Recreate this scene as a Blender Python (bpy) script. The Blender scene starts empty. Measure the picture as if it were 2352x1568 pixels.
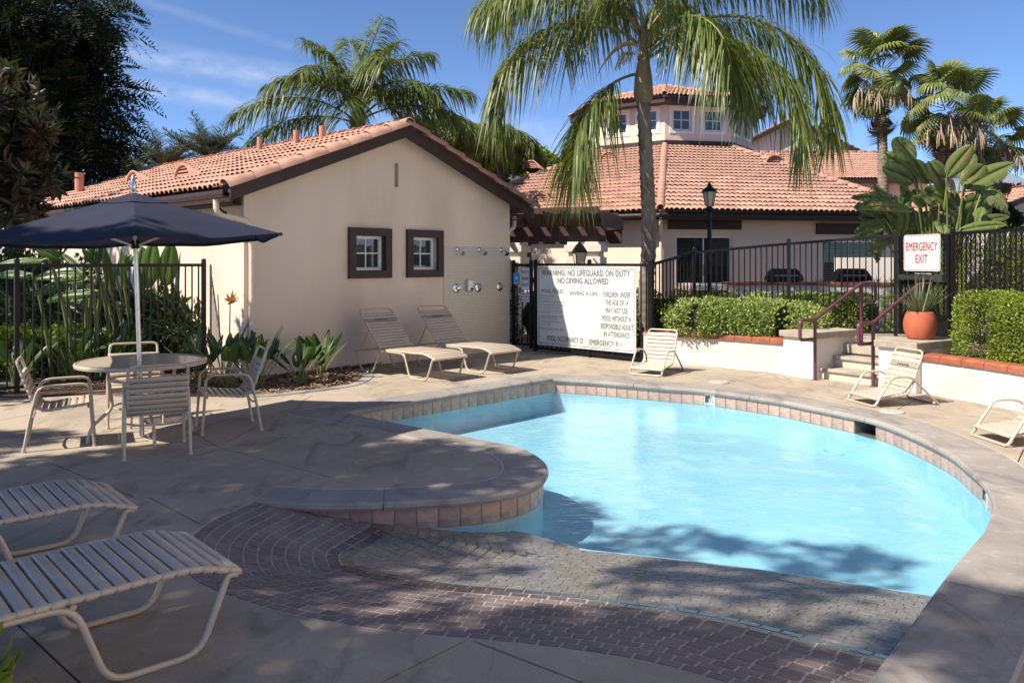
import bpy, bmesh, math, random
import numpy as np
from math import sin, cos, pi, radians as R, sqrt, atan2, tan, floor, ceil
from mathutils import Vector, Matrix
random.seed(7); rng = np.random.default_rng(7)
S = bpy.context.scene
# ------------------------------------------------------------- camera
FPX, EYE = 1870.0, 1.65          # focal length in pixels of a 2352 px wide frame, eye height in metres
cam_d = bpy.data.cameras.new('camera'); cam = bpy.data.objects.new('camera', cam_d)
S.collection.objects.link(cam); S.camera = cam
cam.location = (0, 0, EYE); cam.rotation_euler = (R(90), 0, 0)
cam_d.sensor_width = 36; cam_d.lens = 36*FPX/2352; cam_d.shift_y = -184/2352
cam_d.clip_start = .05; cam_d.clip_end = 3000
# ------------------------------------------------------------- sun and sky
SUN_EL = R(47.5); SH = (-.89, -.456)                       # horizontal direction to the sun
sun_vec = Vector((SH[0]*cos(SUN_EL), SH[1]*cos(SUN_EL), sin(SUN_EL)))
sd = bpy.data.lights.new('sun', 'SUN'); sd.energy = 3.3; sd.angle = R(.53); sd.color = (1, .92, .80)
so = bpy.data.objects.new('sun', sd); S.collection.objects.link(so); so.location = (-8, -6, 20)
so.rotation_euler = sun_vec.to_track_quat('Z', 'Y').to_euler()
W = bpy.data.worlds.new('World'); S.world = W; W.use_nodes = True
nt = W.node_tree; nt.nodes.clear()
def wn(t, **k):
    n = nt.nodes.new(t)
    for a, b in k.items(): setattr(n, a, b)
    return n
sky = wn('ShaderNodeTexSky', sky_type='NISHITA', sun_disc=False)
sky.sun_elevation = SUN_EL; sky.sun_rotation = atan2(SH[0], SH[1]); sky.altitude = 1000
sky.air_density = .56; sky.dust_density = 0; sky.ozone_density = 5
tc = wn('ShaderNodeTexCoord'); sep = wn('ShaderNodeSeparateXYZ'); nt.links.new(tc.outputs['Generated'], sep.inputs[0])
def wm(op, a, b=None, clamp=False):
    n = wn('ShaderNodeMath', operation=op, use_clamp=clamp)
    for i, x in enumerate((a, b)):
        if x is None: continue
        if isinstance(x, (int, float)): n.inputs[i].default_value = x
        else: nt.links.new(x, n.inputs[i])
    return n.outputs[0]
az = wm('ARCTAN2', sep.outputs[0], sep.outputs[1]); el = wm('ARCSINE', sep.outputs[2])
def band(a0, e0, a1, e1, wd):                            # a trail of thin cirrus between two directions of the sky
    sl = (e1-e0)/(a1-a0)
    d = wm('SUBTRACT', el, wm('ADD', wm('MULTIPLY', wm('SUBTRACT', az, a0), sl), e0))
    across = wm('SUBTRACT', 1.0, wm('DIVIDE', wm('ABSOLUTE', d), wd), True)
    m = (a0+a1)/2; h = abs(a1-a0)/2
    along = wm('SUBTRACT', 1.0, wm('POWER', wm('DIVIDE', wm('ABSOLUTE', wm('SUBTRACT', az, m)), h), 4.0), True)
    return wm('MULTIPLY', wm('SMOOTHSTEP', across, 0.0) if False else across, along)
mp = wn('ShaderNodeMapping'); mp.inputs['Scale'].default_value = (14, 14, 34); nt.links.new(tc.outputs['Generated'], mp.inputs[0])
noi = wn('ShaderNodeTexNoise'); noi.inputs['Scale'].default_value = 2.2; noi.inputs['Detail'].default_value = 7; noi.inputs['Roughness'].default_value = .62
nt.links.new(mp.outputs[0], noi.inputs['Vector'])
bands = [band(-.62, .245, -.17, .203, .022), band(-.62, .206, -.25, .178, .015), band(-.2, .185, .12, .145, .022),
         band(-.05, .135, .3, .105, .025), band(-.5, .30, -.2, .235, .008), band(-1.6, .2, -.7, .27, .05), band(.8, .2, 2.2, .3, .05)]
tot = bands[0]
for b in bands[1:4]: tot = wm('ADD', tot, b)
tot = wm('ADD', tot, wm('MULTIPLY', bands[4], .3))
for b in bands[5:]: tot = wm('ADD', tot, b)
cl = wm('MULTIPLY', wm('MULTIPLY', tot, wm('SUBTRACT', wm('MULTIPLY', noi.outputs[0], 2.6), .62), True), .5, True)
mixc = wn('ShaderNodeMix', data_type='RGBA'); nt.links.new(cl, mixc.inputs[0]); nt.links.new(sky.outputs[0], mixc.inputs[6])
mixc.inputs[7].default_value = (3.3, 3.8, 4.9, 1)
bg = wn('ShaderNodeBackground'); bg.inputs[1].default_value = .082; nt.links.new(mixc.outputs[2], bg.inputs[0])
wo = wn('ShaderNodeOutputWorld'); nt.links.new(bg.outputs[0], wo.inputs[0])
vs = S.view_settings; vs.view_transform = 'Standard'; vs.look = 'None'; vs.gamma = 1; vs.use_curve_mapping = False; vs.exposure = 1.38
S.render.engine = 'CYCLES'
S.cycles.max_bounces = 8; S.cycles.transparent_max_bounces = 16; S.cycles.use_denoising = True
# ------------------------------------------------------------- helpers
COL = S.collection
E1 = Vector((.683, .731, 0)).normalized(); E2 = Vector((-E1.y, E1.x, 0)); GA = atan2(E1.y, E1.x)   # the grid the place is built on
def G(u, v, z=0.0):                      # a point of the level z from its sighting
    Y = (EYE-z)*FPX/(v-600); return Vector(((u-1176)*Y/FPX, Y, z))
def PT(u, v, Y): return Vector(((u-1176)*Y/FPX, Y, EYE+(600-v)*Y/FPX))
def thing(name, label, cat, loc=(0, 0, 0), rz=0, group=None):
    o = bpy.data.objects.new(name, None); COL.objects.link(o); o.empty_display_size = .2
    o.location = loc; o.rotation_euler = (0, 0, rz); o['label'] = label; o['category'] = cat
    if group: o['group'] = group
    return o
def tag(o, label=None, cat=None, group=None, kind=None):
    for k, x in (('label', label), ('category', cat), ('group', group), ('kind', kind)):
        if x: o[k] = x
    return o
def link(name, me, parent=None, loc=None, rot=None, scale=None):
    o = bpy.data.objects.new(name, me); COL.objects.link(o)
    if parent is not None: o.parent = parent
    if loc is not None: o.location = loc
    if rot is not None: o.rotation_euler = rot
    if scale is not None: o.scale = scale
    return o
def copy_tree(o, parent=None):
    c = o.copy(); COL.objects.link(c); c.parent = parent
    for ch in o.children: copy_tree(ch, c)
    return c
class MB:
    def __init__(s): s.v = []; s.f = []; s.sm = []
    def add(s, vs, fs, smooth=False):
        n = len(s.v); s.v += [tuple(x) for x in vs]; s.f += [tuple(n+i for i in f) for f in fs]; s.sm += [smooth]*len(fs); return s
    def box(s, c, d, rz=0, M=None):
        hx, hy, hz = d[0]/2, d[1]/2, d[2]/2
        pts = [Vector((x, y, z)) for z in (-hz, hz) for y in (-hy, hy) for x in (-hx, hx)]
        Q = (M if M is not None else Matrix.Rotation(rz, 3, 'Z'))
        return s.add([Q @ p + Vector(c) for p in pts], [(0, 2, 3, 1), (4, 5, 7, 6), (0, 1, 5, 4), (2, 6, 7, 3), (0, 4, 6, 2), (1, 3, 7, 5)])
    def b2(s, x0, x1, y0, y1, z0, z1): return s.box(((x0+x1)/2, (y0+y1)/2, (z0+z1)/2), (x1-x0, y1-y0, z1-z0))
    def beam(s, a, b, w, h, up=(0, 0, 1)):
        a = Vector(a); b = Vector(b); d = (b-a); L = d.length; d.normalize()
        sd = d.cross(Vector(up)); sd.normalize(); u2 = sd.cross(d)
        M = Matrix((d, sd, u2)).transposed(); return s.box((a+b)/2, (L, w, h), M=M)
    def tube(s, pts, r, n=8, closed=False, cap=True):
        pts = [Vector(p) for p in pts]; m = len(pts); rings = []; prev = None
        rr = r if hasattr(r, '__len__') else [r]*m
        for i, p in enumerate(pts):
            a = pts[(i-1) % m] if (closed or i > 0) else p; b = pts[(i+1) % m] if (closed or i < m-1) else p
            t = (b-a); t = t.normalized() if t.length > 1e-9 else Vector((0, 0, 1))
            if prev is None:
                k = Vector((0, 0, 1)) if abs(t.z) < .9 else Vector((1, 0, 0)); x = t.cross(k).normalized()
            else: x = (prev-t*prev.dot(t)); x = x.normalized() if x.length > 1e-6 else t.orthogonal().normalized()
            prev = x; y = t.cross(x); rings.append([p+(x*cos(2*pi*j/n)+y*sin(2*pi*j/n))*rr[i] for j in range(n)])
        vs = [q for ring in rings for q in ring]; fs = []
        for i in range(m if closed else m-1):
            for j in range(n):
                a = i*n+j; b = i*n+(j+1) % n; i2 = (i+1) % m; fs.append((a, b, i2*n+(j+1) % n, i2*n+j))
        s.add(vs, fs, True)
        if cap and not closed: s.add(rings[0], [tuple(range(n-1, -1, -1))]); s.add(rings[-1], [tuple(range(n))])
        return s
    def lathe(s, prof, n=20, c=(0, 0, 0), smooth=True):
        vs = []; fs = []
        for (r, z) in prof:
            for j in range(n): vs.append((c[0]+r*cos(2*pi*j/n), c[1]+r*sin(2*pi*j/n), c[2]+z))
        for i in range(len(prof)-1):
            for j in range(n): fs.append((i*n+j, i*n+(j+1) % n, (i+1)*n+(j+1) % n, (i+1)*n+j))
        s.add(vs, fs, smooth); m = len(prof)
        s.add(vs[:n], [tuple(range(n-1, -1, -1))]); s.add(vs[(m-1)*n:], [tuple(range(n))]); return s
    def prism(s, poly, z0, z1, smooth=False):                       # convex or simple polygon, counter-clockwise
        n = len(poly); vs = [(p[0], p[1], z0) for p in poly]+[(p[0], p[1], z1) for p in poly]
        return s.add(vs, [tuple(range(n-1, -1, -1)), tuple(range(n, 2*n))]+[(i, (i+1) % n, n+(i+1) % n, n+i) for i in range(n)], smooth)
    def poly3(s, pts, off):                                          # a 3-D outline thickened by the vector off
        n = len(pts); o = Vector(off); vs = [Vector(p) for p in pts]+[Vector(p)+o for p in pts]
        return s.add(vs, [tuple(range(n-1, -1, -1)), tuple(range(n, 2*n))]+[(i, (i+1) % n, n+(i+1) % n, n+i) for i in range(n)])
    def mesh(s, name, mat, recalc=True, bevel=0):
        me = bpy.data.meshes.new(name); me.from_pydata(s.v, [], s.f)
        me.polygons.foreach_set('use_smooth', s.sm)
        if recalc or bevel:
            bm = bmesh.new(); bm.from_mesh(me)
            if bevel:
                bmesh.ops.remove_doubles(bm, verts=bm.verts, dist=1e-5)
                bmesh.ops.bevel(bm, geom=[e for e in bm.edges if e.is_manifold and e.calc_face_angle(0) > .5], offset=bevel, segments=2, affect='EDGES', profile=.6)
            bmesh.ops.recalc_face_normals(bm, faces=bm.faces); bm.to_mesh(me); bm.free()
        if mat: me.materials.append(mat)
        return me
    def build(s, name, mat, parent=None, loc=None, rot=None, bevel=0, recalc=True):
        return link(name, s.mesh(name, mat, recalc, bevel), parent, loc, rot)
def np_mesh(name, V, F, mat, smooth=False):                          # V (n,3), F (m,k)
    me = bpy.data.meshes.new(name); V = np.asarray(V, np.float32); F = np.asarray(F, np.int32); k = F.shape[1]
    me.vertices.add(len(V)); me.vertices.foreach_set('co', V.ravel())
    me.loops.add(F.size); me.loops.foreach_set('vertex_index', F.ravel())
    me.polygons.add(len(F)); me.polygons.foreach_set('loop_start', np.arange(0, F.size, k, dtype=np.int32))
    me.polygons.foreach_set('loop_total', np.full(len(F), k, np.int32))
    me.polygons.foreach_set('use_smooth', np.full(len(F), smooth, bool)); me.update(calc_edges=True)
    if mat: me.materials.append(mat)
    return me
def cat(pts, n=8, closed=False):                                     # Catmull-Rom through the points
    P_ = [Vector(p) for p in pts]; out = []; m = len(P_)
    for i in range(m if closed else m-1):
        p0, p1, p2, p3 = (P_[(i-1) % m], P_[i], P_[(i+1) % m], P_[(i+2) % m]) if closed else (P_[max(i-1, 0)], P_[i], P_[i+1], P_[min(i+2, m-1)])
        for k in range(n):
            t = k/n; out.append(.5*((2*p1)+(p2-p0)*t+(2*p0-5*p1+4*p2-p3)*t*t+(3*p1-p0-3*p2+p3)*t**3))
    if not closed: out.append(P_[-1])
    return out
def fillet(pts, r, n=5):                                             # round the corners of an open path
    pts = [Vector(p) for p in pts]; out = [pts[0]]
    for a, b, c in zip(pts, pts[1:], pts[2:]):
        k = min(r, (a-b).length*.48, (c-b).length*.48); p = b+(a-b).normalized()*k; q = b+(c-b).normalized()*k
        for i in range(n+1):
            t = i/n; out.append((1-t)**2*p+2*t*(1-t)*b+t*t*q)
    out.append(pts[-1]); return out
# ------------------------------------------------------------- materials
MATS = {}
def mat(name, c1, c2=None, scale=6, rough=.7, bump=0, bscale=60, metal=0, rnd=0, trans=0, detail=4, spec=.5, stretch=None, c3=None, s3=1.5, coat=0, lo=.35, hi=.65):
    m = bpy.data.materials.new(name); m.use_nodes = True; t = m.node_tree; t.nodes.clear(); N = t.nodes.new; L = t.links.new
    out = N('ShaderNodeOutputMaterial'); p = N('ShaderNodeBsdfPrincipled')
    p.inputs['Roughness'].default_value = rough; p.inputs['Metallic'].default_value = metal; p.inputs['Specular IOR Level'].default_value = spec
    if coat: p.inputs['Coat Weight'].default_value = coat; p.inputs['Coat Roughness'].default_value = .15
    co = N('ShaderNodeTexCoord'); vec = co.outputs['Object']
    if stretch:
        mpn = N('ShaderNodeMapping'); mpn.inputs['Scale'].default_value = stretch; L(vec, mpn.inputs[0]); vec = mpn.outputs[0]
    def noise(sc, de):
        n = N('ShaderNodeTexNoise'); n.inputs['Scale'].default_value = sc; n.inputs['Detail'].default_value = de; L(vec, n.inputs['Vector']); return n
    def mix(f, a, b):
        x = N('ShaderNodeMix'); x.data_type = 'RGBA'
        if hasattr(f, 'is_linked'): L(f, x.inputs[0])
        else: x.inputs[0].default_value = f
        for i, q in ((6, a), (7, b)):
            if hasattr(q, 'is_linked'): L(q, x.inputs[i])
            else: x.inputs[i].default_value = (*q, 1)
        return x.outputs[2]
    colr = None
    if c2 is not None:
        n = noise(scale, detail); mr = N('ShaderNodeMapRange'); mr.inputs[1].default_value = lo; mr.inputs[2].default_value = hi; L(n.outputs[0], mr.inputs[0])
        colr = mix(mr.outputs[0], c1, c2)
        if c3 is not None:
            n3 = noise(s3, 6); m3 = N('ShaderNodeMapRange'); m3.inputs[1].default_value = .52; m3.inputs[2].default_value = .7; L(n3.outputs[0], m3.inputs[0])
            colr = mix(m3.outputs[0], colr, c3)
    if rnd:
        oi = N('ShaderNodeObjectInfo'); hv = N('ShaderNodeHueSaturation'); mr2 = N('ShaderNodeMapRange'); mr2.inputs[3].default_value = 1-rnd; mr2.inputs[4].default_value = 1+rnd
        L(oi.outputs['Random'], mr2.inputs[0]); L(mr2.outputs[0], hv.inputs['Value'])
        if colr is not None: L(colr, hv.inputs['Color'])
        else: hv.inputs['Color'].default_value = (*c1, 1)
        colr = hv.outputs[0]
    if colr is not None: L(colr, p.inputs['Base Color'])
    else: p.inputs['Base Color'].default_value = (*c1, 1)
    if bump:
        nb = noise(bscale, 5); b = N('ShaderNodeBump'); b.inputs['Strength'].default_value = bump; b.inputs['Distance'].default_value = .02; L(nb.outputs[0], b.inputs['Height']); L(b.outputs[0], p.inputs['Normal'])
    last = p.outputs[0]
    if trans:
        tr = N('ShaderNodeBsdfTranslucent'); ms = N('ShaderNodeMixShader'); ms.inputs[0].default_value = trans
        hs = N('ShaderNodeHueSaturation'); hs.inputs['Value'].default_value = 1.5; hs.inputs['Saturation'].default_value = 1.15
        if colr is not None: L(colr, hs.inputs['Color'])
        else: hs.inputs['Color'].default_value = (*c1, 1)
        L(hs.outputs[0], tr.inputs['Color']); L(last, ms.inputs[1]); L(tr.outputs[0], ms.inputs[2]); last = ms.outputs[0]
    L(last, out.inputs[0]); MATS[name] = m; return m
def clear_mat(name, tint, rough=.02, ior=1.45, bump=0, bscale=6, layers=None):   # thin glass / water: see through it, mirror by the angle of view
    m = bpy.data.materials.new(name); m.use_nodes = True; t = m.node_tree; t.nodes.clear(); N = t.nodes.new; L = t.links.new
    out = N('ShaderNodeOutputMaterial'); tr = N('ShaderNodeBsdfTransparent'); gl = N('ShaderNodeBsdfGlossy'); fr = N('ShaderNodeFresnel'); mx = N('ShaderNodeMixShader')
    tr.inputs[0].default_value = (*tint, 1); gl.inputs['Roughness'].default_value = rough; gl.inputs[0].default_value = (1, 1, 1, 1); fr.inputs[0].default_value = ior
    ge = N('ShaderNodeNewGeometry'); mi = N('ShaderNodeMix'); mi.data_type = 'FLOAT'; mi.inputs[2].default_value = ior; mi.inputs[3].default_value = 1/ior; L(ge.outputs['Backfacing'], mi.inputs[0]); L(mi.outputs[0], fr.inputs[0])   # both faces of a thin sheet mirror alike
    if bump:
        co = N('ShaderNodeTexCoord'); prev = None
        for sc, st, strx in (layers or ((bscale, bump, (1, 1, 1)),)):
            mpn = N('ShaderNodeMapping'); mpn.inputs['Scale'].default_value = strx; L(co.outputs['Object'], mpn.inputs[0])
            n = N('ShaderNodeTexNoise'); n.inputs['Scale'].default_value = sc; n.inputs['Detail'].default_value = 3; n.inputs['Distortion'].default_value = .6; L(mpn.outputs[0], n.inputs['Vector'])
            b = N('ShaderNodeBump'); b.inputs['Strength'].default_value = st; b.inputs['Distance'].default_value = .02; L(n.outputs[0], b.inputs['Height'])
            if prev: L(prev.outputs[0], b.inputs['Normal'])
            prev = b
        L(prev.outputs[0], gl.inputs['Normal']); L(prev.outputs[0], fr.inputs['Normal'])
    L(fr.outputs[0], mx.inputs[0]); L(tr.outputs[0], mx.inputs[1]); L(gl.outputs[0], mx.inputs[2]); L(mx.outputs[0], out.inputs[0]); MATS[name] = m; return m
M_stucco = mat('stucco_beige', (.79, .635, .515), (.74, .59, .475), 1.3, .92, .6, 110, c3=(.66, .52, .415), s3=.9, stretch=(1, 1, .3))
M_white = mat('stucco_white', (.74, .68, .61), (.66, .60, .53), 1.7, .92, .4, 110, c3=(.60, .53, .45), s3=.9)
M_brown = mat('brown_trim', (.045, .018, .013), (.034, .014, .011), 9, .6, .1, 40)
M_wood = mat('brown_timber', (.065, .026, .017), (.045, .019, .013), 12, .6, .2, 30)
M_tile = mat('terracotta_tile', (.51, .285, .21), (.44, .235, .17), 7, .85, .25, 60, rnd=.20, c3=(.36, .21, .155), s3=1.6)
M_tile2 = mat('terracotta_cap', (.52, .29, .215), (.45, .24, .175), 5, .85, .25, 60, rnd=.10, c3=(.30, .17, .12), s3=3)
M_pink = mat('vent_terracotta', (.46, .225, .155), (.42, .2, .135), 5, .8)
M_under = mat('roof_underlay', (.10, .06, .045), rough=.9)
M_winw = mat('white_window_frame', (.78, .78, .76), rough=.4)
M_glassd = mat('dark_glass', (.035, .04, .045), rough=.03, spec=.9)
M_glass = clear_mat('clear_glass', (.68, .72, .72), .01, 1.4)
M_blind = mat('blind_slat', (.40, .39, .37), rough=.6)
M_black = mat('black_paint', (.005, .0045, .0045), (.008, .007, .007), 20, .45, spec=.3)
M_chrome = mat('chrome', (.75, .76, .78), rough=.14, metal=1)
M_alu = mat('aluminium', (.66, .66, .68), (.58, .58, .6), 30, .3, metal=1)
M_frame = mat('beige_tube', (.50, .41, .32), (.46, .37, .285), 8, .33, coat=.3)
M_strap = mat('beige_vinyl_strap', (.52, .43, .34), (.47, .385, .30), 10, .38, .06, 90, rnd=.05)
M_strapd = mat('grey_vinyl_strap', (.30, .27, .22), rough=.4)
M_ink = mat('dark_print_and_hollows', (.03, .03, .03), rough=.6)  # also colours the black sheets that stand for shade in openings
M_inkg = mat('grey_print', (.17, .175, .185), rough=.6)
M_inkl = mat('faded_print', (.5, .5, .5), rough=.6)
M_red = mat('red_print', (.62, .03, .03), rough=.5)
M_blue = mat('blue_print', (.03, .10, .35), rough=.5)
M_cream = mat('stucco_cream', (.80, .69, .55), (.74, .63, .50), 1.5, .92, .4, 110)  # walls of the added unseen house, cream to warm its bounced light
M_sign = mat('sign_white', (.66, .655, .63), (.60, .595, .57), 2.5, .5, c3=(.54, .53, .49), s3=1.2)
M_cyan = mat('sign_cyan', (.03, .30, .62), rough=.4)
M_navy = mat('navy_canvas', (.0125, .0165, .043), (.009, .012, .033), 4, .85, .15, 200, trans=.1)
M_plum = mat('plum_rail', (.125, .038, .058), (.10, .03, .045), 8, .4, coat=.2)
M_clay = mat('clay_pot', (.46, .115, .05), (.38, .09, .04), 6, .75, .1, 60)
M_brickcap = mat('brick_cap', (.36, .115, .055), (.26, .08, .042), 8, .6, .15, 60, rnd=.2)
def concrete(name, c1, c2, stain, pale, crack=.35):                    # poured concrete: mottled, stained, gritty, hair cracks
    m = bpy.data.materials.new(name); m.use_nodes = True; t = m.node_tree; t.nodes.clear(); N = t.nodes.new; L = t.links.new
    out = N('ShaderNodeOutputMaterial'); p = N('ShaderNodeBsdfPrincipled'); p.inputs['Roughness'].default_value = .88; L(p.outputs[0], out.inputs[0]); co = N('ShaderNodeTexCoord')
    def noise(sc, de=6, dist=0, st=(1, 1, 1)):
        mpn = N('ShaderNodeMapping'); mpn.inputs['Scale'].default_value = st; mpn.inputs['Rotation'].default_value = (0, 0, .8); L(co.outputs['Object'], mpn.inputs[0]); n = N('ShaderNodeTexNoise'); n.inputs['Scale'].default_value = sc; n.inputs['Detail'].default_value = de; n.inputs['Distortion'].default_value = dist; L(mpn.outputs[0], n.inputs['Vector']); return n.outputs[0]
    def ramp(x, a, b, lo=0, hi=1):
        r = N('ShaderNodeMapRange'); r.inputs[1].default_value = a; r.inputs[2].default_value = b; r.inputs[3].default_value = lo; r.inputs[4].default_value = hi; L(x, r.inputs[0]); return r.outputs[0]
    def mix(f, a, b, bt='MIX'):
        x = N('ShaderNodeMix'); x.data_type = 'RGBA'; x.blend_type = bt; L(f, x.inputs[0])
        for i, q in ((6, a), (7, b)):
            if hasattr(q, 'is_linked'): L(q, x.inputs[i])
            else: x.inputs[i].default_value = (*q, 1)
        return x.outputs[2]
    col = mix(ramp(noise(1.1, 8, .8), .38, .62), c1, c2); col = mix(ramp(noise(3.1, 9, 1.4, (1, .45, 1)), .52, .70, 0, .75), col, stain); col = mix(ramp(noise(7.5, 7, .6), .58, .72, 0, .5), col, pale)
    col = mix(ramp(noise(140, 3), .3, .7, 0, .22), col, stain); vo = N('ShaderNodeTexVoronoi'); vo.feature = 'DISTANCE_TO_EDGE'; vo.inputs['Scale'].default_value = .9
    mv = N('ShaderNodeMix'); mv.data_type = 'VECTOR'; mv.inputs[0].default_value = .12; L(co.outputs['Object'], mv.inputs[4]); nz = N('ShaderNodeTexNoise'); nz.inputs['Scale'].default_value = 4; nz.inputs['Detail'].default_value = 6; L(co.outputs['Object'], nz.inputs['Vector']); L(nz.outputs['Color'], mv.inputs[5]); L(mv.outputs[1], vo.inputs['Vector'])
    col = mix(ramp(vo.outputs['Distance'], .0, .005, crack, 0), col, stain); L(col, p.inputs['Base Color'])
    bp_ = N('ShaderNodeBump'); bp_.inputs['Strength'].default_value = .35; bp_.inputs['Distance'].default_value = .01; L(noise(55, 6), bp_.inputs['Height']); L(bp_.outputs[0], p.inputs['Normal']); MATS[name] = m; return m
M_deck = concrete('concrete_deck', (.42, .345, .26), (.33, .272, .207), (.19, .16, .13), (.48, .415, .33))
M_coping = concrete('concrete_coping', (.33, .295, .265), (.245, .22, .20), (.15, .13, .12), (.45, .42, .385), .25)
M_jointd = mat('joint_dirt', (.09, .075, .06), rough=.95)
M_skim = mat('skimmer_plastic', (.16, .14, .11), rough=.6)
M_seal = mat('joint_sealant', (.47, .41, .36), (.38, .33, .29), 9, .9)
M_cap = mat('concrete_cap', (.42, .36, .28), (.34, .29, .225), 6, .9, .4, 60, c3=(.26, .22, .17), s3=4)
M_brick = mat('brick_paver', (.205, .158, .142), (.16, .122, .11), 9, .8, .3, 90, rnd=.16, c3=(.245, .195, .175), s3=5)
M_pebble = mat('pebble_paver', (.275, .215, .185), (.20, .155, .135), 45, .7, .2, 110, rnd=.05, c3=(.34, .275, .235), s3=22)
M_brickwet = mat('wet_brick_paver', (.115, .085, .075), (.085, .062, .055), 9, .22, .2, 90, rnd=.16, spec=.7)
M_mortar = mat('mortar', (.40, .36, .34), (.32, .29, .28), 14, .95, .3, 80)
M_wtile = mat('waterline_tile', (.40, .27, .215), (.30, .195, .155), 16, .4, .1, 80, rnd=.14, c3=(.46, .35, .29), s3=9)
M_grout = mat('tile_grout', (.50, .47, .43), (.42, .4, .37), 20, .9)
M_plaster = mat('pool_plaster', (.30, .565, .675), (.25, .515, .645), 1.6, .8, c3=(.37, .62, .715), s3=3.5)
M_water = clear_mat('pool_water', (.885, .955, .972), .012, 1.34, 1, layers=((1.3, .55, (1, 1, 1)), (5, .34, (1, 1.3, 1)), (16, .16, (1, 1.4, 1))))
M_mulch = mat('mulch', (.20, .115, .07), (.10, .055, .035), 30, .95, .8, 70, c3=(.32, .21, .14), s3=25)
M_soil = mat('soil', (.16, .115, .08), (.11, .08, .055), 6, .95, .5, 40)
M_chip = mat('wood_chip', (.30, .19, .12), (.16, .09, .055), 20, .95)
M_trunk = mat('palm_trunk', (.19, .155, .125), (.12, .095, .075), 9, .9, .6, 30, stretch=(1, 1, .35), c3=(.27, .24, .20), s3=4)
M_trunkw = mat('fan_palm_trunk', (.30, .225, .165), (.16, .115, .085), 10, .9, .7, 26)
M_bark = mat('bark', (.09, .06, .045), (.06, .04, .03), 12, .95, .6, 40)
M_shaft = mat('palm_crownshaft', (.30, .22, .12), (.20, .16, .075), 6, .7, .3, 30, stretch=(1, 1, .3))
M_queen = mat('queen_palm_leaf', (.155, .185, .042), (.10, .14, .03), 3, .42, trans=.3, rnd=.18, spec=.5)
M_rachis = mat('palm_rachis', (.22, .20, .06), (.17, .16, .05), 4, .5)
M_dry = mat('dry_palm', (.42, .31, .17), (.34, .24, .13), 6, .8)
M_fan = mat('fan_palm_leaf', (.12, .155, .035), (.21, .22, .06), 2.5, .45, trans=.2, rnd=.25)
M_skirt = mat('dry_fan_leaf', (.20, .145, .085), (.13, .09, .05), 5, .85, rnd=.2)
M_flower = mat('palm_flower_stalk', (.48, .37, .25), (.38, .28, .19), 10, .85)
M_datep = mat('date_palm_leaf', (.10, .12, .065), (.075, .095, .05), 4, .5, trans=.2, rnd=.2)
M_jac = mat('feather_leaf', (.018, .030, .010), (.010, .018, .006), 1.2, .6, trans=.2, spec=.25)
M_bronze = mat('bronze_leaf', (.035, .046, .012), (.06, .032, .015), 2.2, .4, trans=.22)
M_banana = mat('banana_leaf', (.075, .135, .022), (.055, .105, .018), 5, .38, .15, 25, trans=.30, rnd=.2, stretch=(.5, 6, 1))
M_bananag = mat('giant_bird_leaf', (.16, .205, .06), (.12, .165, .045), 5, .4, .25, 25, trans=.28, rnd=.25, stretch=(.5, 6, 1), c3=(.20, .16, .06), s3=1.5)
M_stalk = mat('leaf_stalk', (.16, .19, .05), (.12, .15, .04), 5, .5)
M_bop = mat('strelitzia_leaf', (.055, .105, .028), (.04, .08, .022), 6, .35, trans=.2, rnd=.2)
M_orange = mat('orange_petal', (.85, .22, .015), rough=.5)
M_hedge1 = mat('variegated_leaf', (.20, .27, .05), (.55, .54, .25), 22, .4, trans=.22, lo=.5, hi=.68)
M_hedge2 = mat('boxwood_leaf', (.24, .30, .03), (.15, .205, .02), 9, .45, trans=.28)
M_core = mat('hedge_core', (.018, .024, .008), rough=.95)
M_shrub = mat('shrub_leaf', (.045, .075, .02), (.03, .055, .014), 4, .5, trans=.2)
M_shrubd = mat('dark_shrub_leaf', (.05, .022, .022), (.025, .02, .015), 4, .5, trans=.15)
M_lily = mat('strap_leaf_grass', (.06, .105, .025), (.045, .08, .02), 6, .45, trans=.25)
M_potgrass = mat('pot_grass', (.17, .20, .09), (.11, .14, .06), 6, .5, trans=.2)
M_bulb = mat('frosted_lamp_glass', (.62, .56, .42), rough=.3)
M_mesh = mat('perforated_metal', (.005, .0045, .0045), rough=.6, spec=.3)
M_lid = mat('white_plastic', (.50, .47, .41), (.42, .40, .35), 6, .5)
M_terr = mat('terrace_paving', (.36, .31, .25), (.30, .26, .2), 3, .9, .2, 40)
M_hill = mat('far_hill', (.22, .26, .33), rough=1)
M_ground = mat('ground_soil', (.17, .15, .10), (.12, .11, .07), .3, .95, .4, 8)
M_rock = mat('stone', (.22, .19, .16), (.15, .13, .11), 8, .9, .6, 20)
def mosaic():
    m = mat('mosaic_tile', (.60, .54, .43), rough=.35); t = m.node_tree; N = t.nodes.new; L = t.links.new
    co = N('ShaderNodeTexCoord'); mpn = N('ShaderNodeMapping'); mpn.inputs['Rotation'].default_value = (R(90), 0, 0)
    br = N('ShaderNodeTexBrick'); br.offset = 0; br.inputs['Scale'].default_value = 1; br.inputs['Mortar Size'].default_value = .0022; br.inputs['Brick Width'].default_value = .052; br.inputs['Row Height'].default_value = .052
    br.inputs['Color1'].default_value = (.60, .53, .42, 1); br.inputs['Color2'].default_value = (.57, .50, .40, 1); br.inputs['Mortar'].default_value = (.42, .36, .28, 1)
    p = [n for n in t.nodes if n.type == 'BSDF_PRINCIPLED'][0]; L(co.outputs['Object'], mpn.inputs[0]); L(mpn.outputs[0], br.inputs[0]); L(br.outputs[0], p.inputs['Base Color'])
    return m
M_mosaic = mosaic()
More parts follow.
